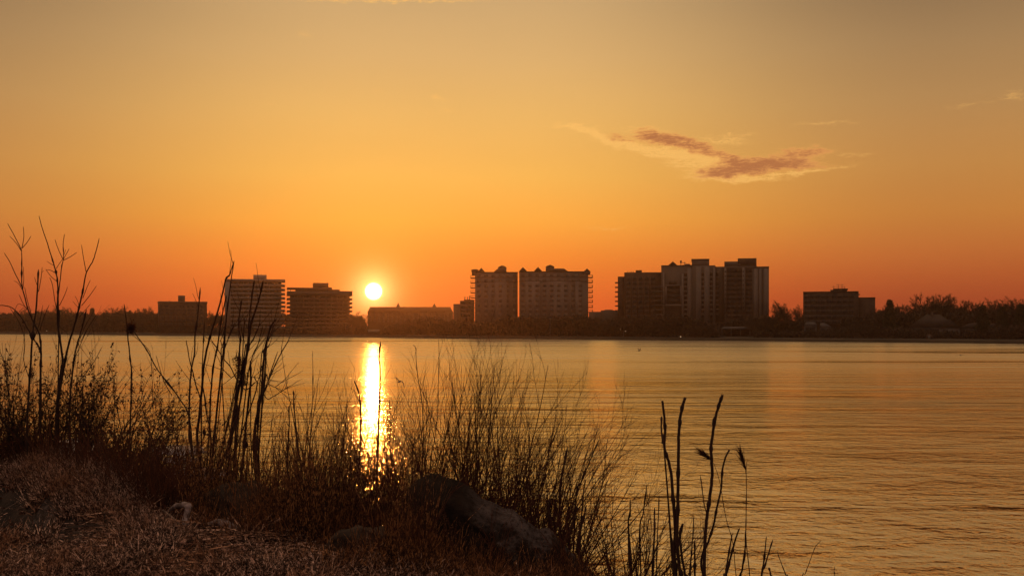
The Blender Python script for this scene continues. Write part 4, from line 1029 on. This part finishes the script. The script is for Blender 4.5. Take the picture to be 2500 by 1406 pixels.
def plant(name, label, cat, bu, bd, mats, canes, group=None, part='cane', d=None, twigs=0, tw=(0.12, 0.25)):
    """canes = [(polyline, width px bottom, width px top, nodes)]"""
    bx = PX(bu, bd); bp = np.array([bx, bd, bz(bx, bd) - 0.04])
    e = empty(name, bp, label, cat, group)
    for cn in canes:
        uv, w0, w1, nd = cn[:4]; dd = R.uniform(-0.12, 0.12); b0 = bp + np.array([R.normal() * 0.035, R.normal() * 0.035, 0])
        Q = stem_pts(uv, bd + R.uniform(-.05, .05), b0, dd=dd) - bp
        mb = MB(); C = cane_mesh(mb, Q, w0 * KW * bd / F / 2, w1 * KW * bd / F / 2, nd, blunt=len(cn) > 4)
        o = mb.build(part, M[mats], e)
        if twigs and len(C) > 8:
            nt = int(twigs * R.uniform(.6, 1.3)); k = R.integers(len(C)//4, len(C) - 1, nt); T = C[k+0] - C[k-1]; T /= np.linalg.norm(T, axis=1, keepdims=True)+1e-9
            a = np.radians(R.uniform(20, 40, nt))[:, None]; pr = perp_rand(T); pr[:, 1] *= 0.4
            Pt = grow(C[k], T * np.cos(a) + pr * np.sin(a), R.uniform(tw[0], tw[1], nt), 5, 0.08, 0.05)
            tr_ = taper(np.full(nt, 1.5 * bd / F / 2), 5, 0.5)
            for q_ in range(nt):
                t_ = MB(); t_.tubes(Pt[q_:q_+1], tr_[q_:q_+1], 4); t_.build('twig', M[mats], o)
    return e, bp

# left saplings
def sapling_full(label, bu, bd, main, sides_):
    bx = PX(bu, bd); bp = np.array([bx, bd, bz(bx, bd) - 0.04]); e = empty('sapling', bp, label, 'sapling')
    for uv, a, b_ in main:
        mb = MB(); Q = stem_pts(uv, bd, bp) - bp; cane_mesh(mb, Q, a * 0.6 * bd / F / 2, b_ * 0.75 * bd / F / 2, 4, 7); mb.build('stem', M['sapling'], e)
    for uv, w in sides_:
        mb = MB(); Q = stem_pts(uv, bd, None) - bp; cane_mesh(mb, Q, w * 0.8 * bd / F / 2, w * 0.55 * bd / F / 2, 0, 5); mb.build('branch', M['sapling'], e)
sapling_full('leftmost tall bare sapling, its tip forking into a fan of four thin twigs', 96, 9.05,
    [([(53,610),(53,656),(54,699),(61,728),(70,759),(82,787),(94,810),(98,827),(100,856),(99,900),(98,960),(97,1030)], 10, 2.6)],
    [([(18,545),(33,572),(46,597),(53,612)], 2.8), ([(57,553),(58,580),(53,607)], 2.4), ([(76,576),(66,592),(54,606)], 2.4), ([(23,576),(40,594),(52,613)], 2.3),
     ([(10,617),(24,640),(38,670),(53,700)], 2.8), ([(34,685),(45,692),(55,708)], 2.0), ([(57,650),(58,680),(56,705)], 2.0), ([(46,718),(56,740),(66,755)], 2.2), ([(60,700),(66,730),(78,775)], 2.2), ([(120,744),(108,772),(97,806)], 2.4)])
sapling_full('straight dark sapling with a cut top between the two forked saplings at left', 66, 8.95,
    [([(94,658),(91,710),(88,756),(83,790),(78,830),(74,900),(70,960),(66,1030)], 10, 4.5)],
    [([(103,652),(100,680),(94,712)], 2.4), ([(84,676),(90,695)], 2.0), ([(104,745),(96,790),(82,830)], 2.6)])
sapling_full('arching dark sapling that curves in from the left edge', 100, 9.25,
    [([(-30,752),(0,745),(28,751),(50,772),(66,800),(82,828),(96,850),(100,900)], 6, 2.6)],
    [([(34,765),(44,742),(60,748)], 1.6), ([(45,765),(56,752),(72,750)], 1.6), ([(24,751),(48,790),(60,830),(58,880),(70,920)], 2.6)])
sapling_full('tallest bare sapling, its single long tip leaning left above its forks', 136, 9.10,
    [([(95,526),(103,557),(119,605),(131,644),(138,670),(141,699),(141,728),(140,756),(142,800),(148,840),(153,880),(150,900),(144,945),(137,1030)], 12, 2.0),
     ([(158,571),(154,595),(155,618),(154,634),(150,655),(146,690),(142,728),(143,760),(144,800)], 5, 2.0)],
    [([(134,584),(141,605),(153,632)], 2.3), ([(169,607),(162,620),(154,634)], 2.0), ([(188,616),(170,628),(155,635)], 2.4), ([(153,632),(146,642),(137,656)], 2.0), ([(160,609),(157,622)], 1.6),
     ([(114,637),(122,643),(131,648)], 1.8), ([(111,658),(124,660),(138,668)], 2.2), ([(112,658),(124,674),(140,688)], 2.2), ([(121,677),(128,695),(134,735),(140,760)], 2.6), ([(165,700),(157,722),(145,746)], 2.2), ([(108,660),(102,665)], 1.4)])
sapling_full('right-leaning sapling with a two-pronged tip, right of the tallest sapling', 142, 9.20,
    [([(242,582),(234,615),(225,640),(211,665),(205,695),(200,720),(193,750),(183,790),(172,825),(163,860),(156,895),(150,930),(142,1000)], 11, 2.4)],
    [([(199,597),(203,625),(210,663)], 2.4), ([(221,683),(211,705),(202,728)], 2.2), ([(236,697),(218,723),(199,746)], 2.4), ([(177,735),(186,745),(192,752)], 1.8), ([(183,722),(190,736),(193,748)], 1.8), ([(221,742),(207,758),(193,775)], 2.0),
     ([(240,762),(215,800),(195,845),(180,880)], 2.4), ([(228,762),(206,800),(188,850)], 2.0)])
sapling_full('shorter dark sapling with a cut top, right of the right-leaning sapling', 176, 9.15,
    [([(211,755),(204,785),(196,815),(188,840),(182,870),(178,900),(172,960),(170,1030)], 8, 4)],
    [([(232,775),(212,805),(196,835)], 2.0), ([(250,845),(225,890),(185,940)], 2.4)])
sapling_full('thin upright cane with a knotted stem, left of the hanging clump of debris', 317, 8.95,
    [([(303,742),(308,780),(311,812),(315,850),(318,880),(321,903),(320,960),(319,1007),(317,1070),(316,1120)], 7, 3.5)],
    [([(318,775),(322,790),(326,805)], 1.8)])
sapling_full('long cane leaning left across the water, tipped with a clump of debris', 470, 8.75,
    [([(326,808),(333,818),(350,842),(366,868),(383,900),(410,935),(440,975),(460,1010),(467,1060),(470,1120)], 6, 3)],
    [([(320,815),(360,850),(369,880),(372,950),(374,1010)], 2.2), ([(381,867),(390,900),(402,935),(420,965)], 2.6)])
mb = MB(); n = 420; c0 = P(321, 800, 8.85); pp = R.normal(size=(n, 3)) * np.array([0.015, 0.02, 0.022]); dd = R.normal(size=(n, 3)); dd /= np.linalg.norm(dd, axis=1, keepdims=True)
mb.blades(pp, dd, R.uniform(0.01, 0.03, n), R.uniform(0.006, 0.014, n), R.normal(size=(n, 3)) * 0.004, 3)
mb.tube([(-.02,0,-.02),(0,0,.0),(.015,0,.025)], [.012,.022,.010], 8)
tag(mb.build('leaf_clump', M['leaf'], None, c0), 'ragged dark clump of dead leaves caught on two canes against the far shore', 'leaf clump')

# middle cane cluster
ck = [
 ([(489,702),(483,770),(476,820),(475,860),(467,903),(463,960),(462,1028),(466,1087)], 8, 4, 3),
 ([(572,637),(566,655),(560,672),(551,683),(540,730),(527,775),(515,815),(506,848),(498,890),(494,940),(488,1000),(483,1090)], 10, 3.5, 3),
 ([(571,642),(564,685),(556,745),(550,800),(546,850),(540,900),(532,980),(520,1100)], 9, 3, 3),
 ([(554,720),(544,760),(536,810),(530,850),(520,900),(515,960),(510,1060)], 7, 4, 2),
 ([(591,731),(586,760),(583,800),(587,825),(585,850),(582,900),(576,960),(570,1050)], 8, 4.5, 3)]
ck2 = [
 ([(597,776),(595,815),(593,850),(590,900),(575,980)], 5, 3.5, 1),
 ([(621,684),(614,730),(608,790),(604,850),(598,900),(590,960),(575,1060)], 8, 4.5, 2),
 ([(643,684),(634,725),(619,772),(611,800),(605,850),(595,900),(580,960),(565,1060),(560,1130)], 15, 4.5, 4),
 ([(574,786),(560,820),(549,850),(540,890)], 4.5, 3, 1),
 ([(635,788),(620,825),(605,850),(595,880)], 5, 3, 1), ([(642,795),(630,840),(620,860),(608,900),(600,960)], 5, 3, 1),
 ([(611,880),(612,930),(604,1000),(597,1080),(590,1150)], 10, 6, 3)]
ck3 = [
 ([(674,779),(660,800),(652,830),(647,850),(642,900),(638,960),(628,1010),(622,1080)], 10, 5, 3), ([(670,790),(662,812),(655,832),(650,855)], 5, 4, 0),
 ([(660,838),(650,852),(645,866),(636,900)], 4, 3, 0), ([(706,829),(690,855),(672,890),(655,930),(640,970),(628,1010)], 6, 3.5, 1), ([(678,858),(665,895),(655,925),(645,945)], 5, 3, 0),
 ([(707,942),(680,960),(655,975),(635,990)], 4, 2.5, 0), ([(693,928),(672,945),(640,970)], 3.5, 2.2, 0), ([(646,872),(630,930),(612,950)], 4, 3, 0)]
ck4 = [([(454,830),(458,850),(463,880),(470,905),(478,940),(488,970),(492,1000)], 5, 3, 0), ([(499,783),(497,830),(495,870),(493,930),(500,970),(506,1020),(515,1080)], 5, 3, 6),
 ([(517,834),(530,850),(545,875),(562,895),(580,930),(600,952),(625,955)], 5, 3, 1), ([(538,830),(542,845),(548,860)], 4, 3, 0), ([(535,888),(548,905),(565,922),(580,935)], 4, 2.4, 0), ([(576,857),(580,880),(582,910)], 4, 3, 0)]
plant('cane_clump', 'tall red-brown canes meeting in a point above the pale banded tower', 'canes', 505, 8.20, 'cane', ck, None, 'cane', twigs=5)
plant('cane_clump', 'thickest dark canes rising in front of the pale banded tower, middle of the cluster', 'canes', 570, 8.10, 'cane', ck2, None, 'cane', twigs=5)
plant('cane_clump', 'right-leaning cut canes on the right side of the middle cane cluster', 'canes', 628, 8.05, 'cane', ck3, None, 'cane', twigs=6)
plant('cane_clump', 'short crossing canes and a knotted stalk on the left side of the middle cluster', 'canes', 495, 8.30, 'cane', ck4, None, 'cane', twigs=3)
mb = MB(); n = 900; t = R.random(n); c = P(588, 905, 8.1); pts_ = np.stack([R.normal(size=n)*0.022 + (t - .5)*0.05, R.normal(size=n)*0.03, (0.5 - t)*0.24], 1)
dd = R.normal(size=(n, 3)); dd /= np.linalg.norm(dd, axis=1, keepdims=True); mb.blades(pts_, dd, R.uniform(0.006, 0.022, n), R.uniform(0.004, 0.009, n), R.normal(size=(n, 3))*0.004, 2)
tag(mb.build('vine_tangle', M['leaf'], None, c), 'dark knot of dead vine wrapped round the thickest middle canes', 'dead vine')

# right canes
cr1 = [([(1617,978),(1621,1010),(1624,1050),(1622,1090),(1632,1125),(1639,1160),(1642,1200),(1645,1240),(1649,1290),(1646,1350),(1650,1425)], 14, 8, 3, 1),
 ([(1615,1017),(1615,1050),(1618,1080),(1622,1098)], 6, 6, 2, 1),
 ([(1673,970),(1663,1005),(1659,1040),(1657,1080),(1656,1140),(1655,1200),(1654,1260),(1653,1320),(1658,1380),(1664,1425)], 13, 10, 4, 1),
 ([(1667,1278),(1660,1310),(1664,1350),(1672,1400),(1676,1425)], 10, 8, 2, 1), ([(1633,1265),(1637,1300),(1645,1340),(1650,1390)], 7, 5, 2)]
plant('cane_clump', 'pair of thick cut canes crossing low down, left of the two right-hand clumps', 'canes', 1658, 5.4, 'cane', cr1, None, 'cane')
cr2 = [([(1764,963),(1755,990),(1745,1025),(1740,1060),(1736,1095),(1738,1130),(1738,1170),(1732,1220),(1726,1260),(1722,1310),(1720,1350),(1720,1425)], 13, 9, 4, 1),
 ([(1781,1098),(1772,1115),(1764,1145),(1761,1190),(1750,1240),(1742,1280),(1730,1320),(1716,1350),(1712,1380),(1718,1425)], 9, 6, 3, 1)]
plant('cane_clump', 'tallest thick cut cane at right with a lower side cane curving off it', 'canes', 1720, 5.35, 'cane', cr2, None, 'cane')
for lb, uv, w, bu in (
  ('lone straight stalk with a pointed tip between the two thick cane clumps', [(1710,1160),(1714,1190),(1719,1230),(1726,1262),(1722,1330)], 5, 1722),
  ('stubby dark stalk just right of the tallest cut cane', [(1788,1300),(1780,1345),(1772,1400),(1768,1425)], 8, 1768),
  ('left-leaning thick stalk with a frayed top, bottom right of the cane clumps', [(1806,1288),(1797,1312),(1785,1355),(1774,1400),(1770,1425)], 9, 1770),
  ('short dark stalk below the plumed reed', [(1820,1295),(1819,1340),(1812,1390),(1806,1425)], 8, 1806),
  ('forked dark stalk, left prong, right of the plumed reed', [(1871,1308),(1868,1340),(1864,1375),(1858,1425)], 6, 1858),
  ('forked dark stalk, right prong, right of the plumed reed', [(1887,1316),(1878,1345),(1868,1378),(1858,1425)], 7, 1860),
  ('thin bare stalk leaning left near the bottom right edge', [(1897,1345),(1906,1370),(1918,1402),(1926,1430)], 4, 1926),
  ('small stalk with a blunt end right of the forked stalk', [(1877,1384),(1882,1405),(1886,1430)], 7, 1886),
  ('thin pale-green twig curving right at the bottom right', [(2005,1318),(1992,1332),(1984,1350),(1975,1375),(1966,1400),(1958,1430)], 3.2, 1958),
  ('tiny twiggy sprig right of the pale-green twig', [(2038,1380),(2036,1400),(2038,1430)], 2.4, 2038),
  ('thin dark stem with a bud-like tip among the stubs left of the thick canes', [(1694,1258),(1692,1300),(1688,1350),(1684,1425)], 6, 1684),
  ('stubby brown seed stalk left of the tallest cut cane', [(1696,1320),(1696,1370),(1694,1425)], 9, 1694)):
    plant('dry_stalk', lb, 'dry stalk', bu, 5.4, 'cane', [(uv, w, w * 0.6, 3)], None, 'stem')
# plumed reeds
def reed(label, stem, plume, bu, d, w):
    e, bp = plant('plumed_reed', label, 'reed', bu, d, 'twig', [(stem, w, w*0.6, 2)], None, 'stem')
    mb = MB(); (u0, v0), (u1, v1) = plume; A = P(u0, v0, d) - bp; B = P(u1, v1, d) - bp; n = 160; t = R.random(n)[:, None]
    base = A + (B - A) * t * 0.75; ax = (B - A) / np.linalg.norm(B - A)
    dd = ax + R.normal(size=(n, 3)) * 0.22; dd /= np.linalg.norm(dd, axis=1, keepdims=True)
    mb.blades(base, dd, R.uniform(0.03, 0.085, n), R.uniform(0.002, 0.0045, n), np.array([[-0.02, 0, -0.005]]) * R.random((n, 1)), 4)
    mb.build('plume', M['leaf'], e)
reed('upright reed with a feathery plume at its tip, right of the tallest cut cane', [(1820,1138),(1822,1170),(1822,1220),(1821,1300),(1824,1345),(1832,1425)], ((1822,1150),(1806,1094)), 1832, 5.5, 4)
reed('bent reed whose plume droops to the left across the tallest cut cane', [(1738,1122),(1750,1150),(1760,1190),(1766,1230),(1774,1270),(1790,1330),(1800,1425)], ((1740,1125),(1712,1104)), 1800, 5.5, 3)

# lone tall stems through the willows
for lb, uv, w, bu, d in (
  ('tall dark cane crossing the right edge of the sun glitter', [(929,834),(926,870),(928,905),(927,960),(925,1020),(922,1100),(920,1180)], 9, 918, 7.4),
  ('tall very thin stem with a hooked tip right of the gull', [(1008,842),(1015,850),(1016,880),(1020,920),(1030,980),(1034,1060),(1030,1150)], 3.4, 1030, 7.3),
  ('tallest hair-thin straight stem above the willow fan', [(1071,828),(1072,880),(1070,940),(1069,1000),(1062,1070),(1050,1150)], 3.4, 1045, 7.2),
  ('thin straight stem left of the willow fan, over open water', [(763,854),(764,910),(763,980),(758,1060),(757,1150)], 3.2, 757, 7.5),
  ('dark stalk with ragged dead leaves, left of the sun glitter', [(864,928),(876,960),(881,1010),(880,1080),(876,1160)], 7, 876, 7.3),
  ('thick blunt stalk standing in the right part of the willow fan', [(1386,1090),(1378,1130),(1370,1180),(1366,1250)], 10, 1364, 6.7),
  ('thick reddish stalk leaning right from the willow fan', [(1463,1073),(1448,1105),(1432,1145),(1418,1180),(1405,1230)], 7, 1400, 6.6),
  ('broad blunt dark stub, left one of the pair at the boulder shoulder', [(1342,1215),(1340,1250),(1342,1290)], 14, 1344, 6.6),
  ('broad blunt dark stub, right one of the pair at the boulder shoulder', [(1355,1218),(1357,1250),(1356,1300)], 13, 1356, 6.55),
  ('short stout dark stub leaning right beyond the boulder shoulder', [(1410,1235),(1402,1262),(1394,1292),(1390,1320)], 12, 1388, 6.5),
  ('short stout stub with a pale tip right of the leaning stub', [(1432,1232),(1426,1258),(1418,1290),(1412,1330)], 10, 1410, 6.4),
  ('upright brown stalk between the willow fan and the small bush', [(1429,1168),(1425,1200),(1421,1250),(1416,1310)], 7, 1415, 6.3),
  ('left of two upright brown stalks by the small right-hand bush', [(1539,1218),(1538,1255),(1535,1300)], 8, 1535, 5.9),
  ('tall slim stalk rising behind the small right-hand bush', [(1580,1182),(1575,1215),(1570,1255),(1562,1310)], 6, 1560, 5.9),
  ('right of two upright brown stalks by the small right-hand bush', [(1598,1238),(1598,1270),(1597,1320)], 8, 1597, 5.7),
  ('slim pointed stalk just left of the thick crossing canes', [(1609,1206),(1608,1250),(1605,1310),(1603,1400)], 5, 1603, 5.6),
  ('cut cane stub below the sun glitter', [(705,990),(706,1030),(704,1080),(702,1150)], 7, 702, 7.4),
  ('brown upright stalk left of the sun glitter, blunt at the top', [(716,952),(718,990),(722,1040),(728,1100),(735,1160)], 7, 735, 7.35),
  ('hair-thin stem leaning right over the water left of the glitter', [(686,845),(692,890),(700,940),(712,1000),(722,1060),(726,1140)], 3, 726, 7.5)):
    plant('dry_stalk', lb, 'dry stalk', bu, d, 'cane', [(uv, w, w * 0.55, 3)], None, 'stem', twigs=(5 if w > 6 and uv[0][1] < 1000 else 0), tw=(0.06, 0.14))

# ------------------------------------------------------------------ willow shrubs: fans of thin shoots
def willow(label, bu, bd, nst, spread, lean, vtop, thick=2.6, seed=1, side_n=7, name='willow_shrub', cat='shrub', mat='twig', part='stem', vb=None, sub=4, sl=0.36, wob=0.05, group=None, leaves=0, leafmat='leaf'):
    global R
    keep = R; R = np.random.default_rng(seed)
    bx = PX(bu, bd); z0 = bz(bx, bd) - 0.03
    bp = np.array([bx, bd, z0]); e = empty(name, bp, label, cat, group); vb_ = HV + (H - z0) / bd * F
    for s in range(nst):
        a = math.radians(lean + spread * (2 * (s + R.random()) / nst - 1)); b_ = math.radians(R.normal() * 9)
        D = np.array([[math.sin(a), math.sin(b_), math.cos(a)]]); D /= np.linalg.norm(D)
        Ltot = (vb_ - vtop) * bd / F * R.uniform(0.66, 1.03) / max(0.8, math.cos(a)) ** 0.3; L = np.array([Ltot])
        S = np.array([[R.normal() * 0.05, R.normal() * 0.05, 0]])
        mb = MB(); r0 = thick * bd / F * R.uniform(0.8, 1.25)
        P0 = grow(S, D, L, 10, wob * 0.7, 0.012); q0 = taper(np.array([r0]), 10, 0.22); mb.tubes(P0, q0, 6)
        S1, D1, L1_, r1 = children(P0, q0, L, side_n, 0.12, 24, sl * 1.15, 0.6, 0.95, 0.35); D1[:, 1] *= 0.6
        P1 = grow(S1, D1, L1_, 7, wob, 0.02); q1 = taper(np.maximum(r1, 0.46 * bd / F), 7, 0.45); mb.tubes(P1, q1, 4)
        if sub:
            S2, D2, L2_, r2 = children(P1, q1, L1_, sub, 0.2, 26, 0.5, 0.7); P2 = grow(S2, D2, L2_, 5, wob * 1.3, 0.03)
            mb.tubes(P2, taper(np.maximum(r2, 0.38 * bd / F), 5, 0.5), 3)
        o = mb.build(part, M[mat], e)
        if leaves:
            src = P2.reshape(-1, 3); k = R.integers(0, len(src), leaves); dd = R.normal(size=(leaves, 3)); dd[:, 2] -= 0.3; dd /= np.linalg.norm(dd, axis=1, keepdims=True)
            lm = MB(); lm.blades(src[k], dd, R.uniform(0.012, 0.03, leaves), R.uniform(0.006, 0.016, leaves), R.normal(size=(leaves, 3)) * 0.004, 3, taper=0.7); lm.build('foliage', M[leafmat], o)
    R = keep
W = [
 ('left end shrub of the willow fan, thin shoots over the sun glitter', 905, 7.5, 12, 20, 0, 1000, 41),
 ('willow shrub just right of the sun glitter, behind the boulder top', 985, 7.3, 15, 20, 2, 945, 42),
 ('dense willow shrub behind the peak of the frosted boulder', 1065, 7.3, 16, 19, 1, 920, 43),
 ('tallest dense willow shrub, shoots reaching above the others', 1140, 7.2, 17, 18, 2, 890, 44),
 ('willow shrub behind the frosted shoulder of the boulder, left half', 1215, 7.0, 17, 18, 4, 940, 45),
 ('willow shrub with long shoots sweeping right towards open water', 1270, 6.8, 17, 19, 9, 960, 46),
 ('low right-leaning willow shrub at the right foot of the boulder', 1330, 6.5, 15, 20, 12, 1050, 47)]
for lb, bu, d, n, sp, ln, vt, sd in W: willow(lb, bu, d, n, sp + 4, ln, vt, 2.2, sd, 10, sub=4, wob=0.065)
willow('small twiggy bush beside the boulder foot, left of the thick canes', 1490, 5.9, 16, 42, 6, 1190, 2.2, 51, 8, sub=4, wob=0.09)
willow('small reddish bush of curling twigs just left of the crossing canes', 1560, 5.75, 14, 38, 8, 1215, 2.0, 52, 8, sub=4, wob=0.10)
willow('thin scrub between the middle cane cluster and the sun glitter, left part', 700, 7.5, 13, 22, 2, 930, 2.0, 53, 6, sub=3)
willow('thin scrub between the middle cane cluster and the sun glitter, right part', 790, 7.5, 14, 26, 2, 960, 2.0, 54, 7, sub=3)
willow('loose scrub reaching up in front of the sun glitter', 860, 7.3, 13, 22, 4, 1000, 2.2, 55, 7, sub=4)
willow('fine twigs filling the foot of the middle cane cluster', 590, 7.90, 16, 40, 0, 985, 1.9, 56, 7, sub=4, wob=0.1)
willow('fine curly twigs left of the middle cane cluster', 440, 8.40, 14, 40, 2, 940, 1.8, 57, 8, sub=4, wob=0.12)
for lb_, u_, d_, v_, s_ in (('low tangled undergrowth at the foot of the sun glitter', 915, 7.0, 1085, 81), ('low tangled undergrowth behind the left flank of the big boulder', 1010, 7.0, 1050, 82),
  ('low tangled undergrowth behind the peak of the big boulder', 1110, 6.9, 1030, 83), ('low tangled undergrowth behind the frosted shoulder of the boulder', 1215, 6.75, 1050, 84), ('low tangled undergrowth past the right foot of the boulder', 1330, 6.4, 1130, 85)):
    willow(lb_, u_, d_, 15, 42, 5, v_, 2.0, s_, 9, sub=4, wob=0.12)
willow('thin crossing twigs in front of the left flank of the big boulder', 975, 5.95, 12, 32, 4, 1150, 1.6, 71, 6, sub=3, wob=0.09)
willow('sparse bent twigs in front of the frosted face of the big boulder', 1180, 5.85, 9, 40, 4, 1215, 1.5, 72, 6, sub=2, wob=0.10)
willow('small tangle of twigs at the lower right end of the big boulder', 1370, 5.85, 11, 40, 6, 1270, 1.6, 73, 6, sub=3, wob=0.10)
# seed-headed and leafy brush at the left
def brush(label, bu, d, n, sp, ln, hp, sd, leaves=40, **k):
    willow(label, bu, d, n, sp, ln, hp, 2.0, sd, 8, 'bramble_bush', 'bush', 'sapling', 'stem', leaves=leaves, wob=0.12, **k)
brush('dark leafy brush at the very left edge below the saplings', 10, 9.40, 14, 45, 0, 880, 61, 120)
brush('dark leafy brush at the feet of the two leftmost saplings', 85, 9.40, 15, 45, 0, 900, 62, 120)
brush('dark leafy brush under the tallest sapling', 150, 9.30, 15, 45, 0, 900, 63, 120)
brush('dark leafy brush right of the saplings with spreading twigs', 220, 9.30, 15, 45, 5, 890, 64, 100)
brush('reddish leafy brush below the knotted upright cane', 300, 9.10, 15, 45, 5, 930, 65, 110)
brush('low reddish brush at the bank edge right of the knotted cane', 350, 8.90, 12, 50, 5, 1000, 66, 110)
willow('tall wiry weed with drooping seed heads right of the saplings', 185, 9.20, 10, 24, 16, 755, 1.7, 67, 6, 'seed_weed', 'weed', 'sapling', 'stem', sub=3, wob=0.07, leaves=5)
willow('wiry weed with small seed heads at the left edge', 25, 9.30, 9, 20, 3, 790, 1.7, 68, 6, 'seed_weed', 'weed', 'sapling', 'stem', sub=2, wob=0.06, leaves=5)
# dead leaves hanging on the scrub
def hang(label, u, v, d, s):
    mb = MB(); t = np.linspace(0, 1, 9); V = []
    for k, tt in enumerate(t):
        w = s * 0.36 * math.sin(math.pi * min(tt * 0.93 + 0.05, 1)); c = 0.18 * s * math.sin(tt * 3)
        V += [(-w, c * 0.5, -tt * s), (0, c, -tt * s * 0.98), (w, c * 0.4, -tt * s)]
    f = []
    for k in range(8):
        for j in range(2): f.append((3*k+j, 3*k+j+1, 3*k+4+j, 3*k+3+j))
    mb.add(V, f); mb.add(np.array(V) + [0, 0.002, 0], [x[::-1] for x in f]); mb.tube([(0,0,0.25*s),(0,0,0)], [0.0015]*2, 4)
    tag(mb.build('dead_leaf', M['leaf'], None, P(u, v, d), R.random() * 3), label, 'dead leaf')
hang('curled dead leaf hanging among the saplings at left', 37, 924, 8.1, 0.055)
hang('curled dead leaf hanging right of the tallest sapling', 222, 932, 8.0, 0.045)
hang('curled dead leaf hanging low between the middle canes', 500, 1045, 7.4, 0.06)
hang('pointed dead leaf on the foot of the right middle canes', 603, 1078, 7.4, 0.05)
hang('ragged dead leaf at the extreme left edge of the brush', 4, 932, 8.1, 0.07)
tuft('dead_brush', 'dark tangle of dead stems and leaves along the left bank edge', 9000, -0.05, 0.9, -60, 440, 0.14, 0.62, 0.005, 0.016, M['leaf'], 0.45, 1.5)
tuft('dead_brush', 'dark tangle of dead stems below the middle canes', 4200, -0.1, 0.8, 420, 960, 0.08, 0.26, 0.005, 0.012, M['leaf'], 0.45, 2.5)
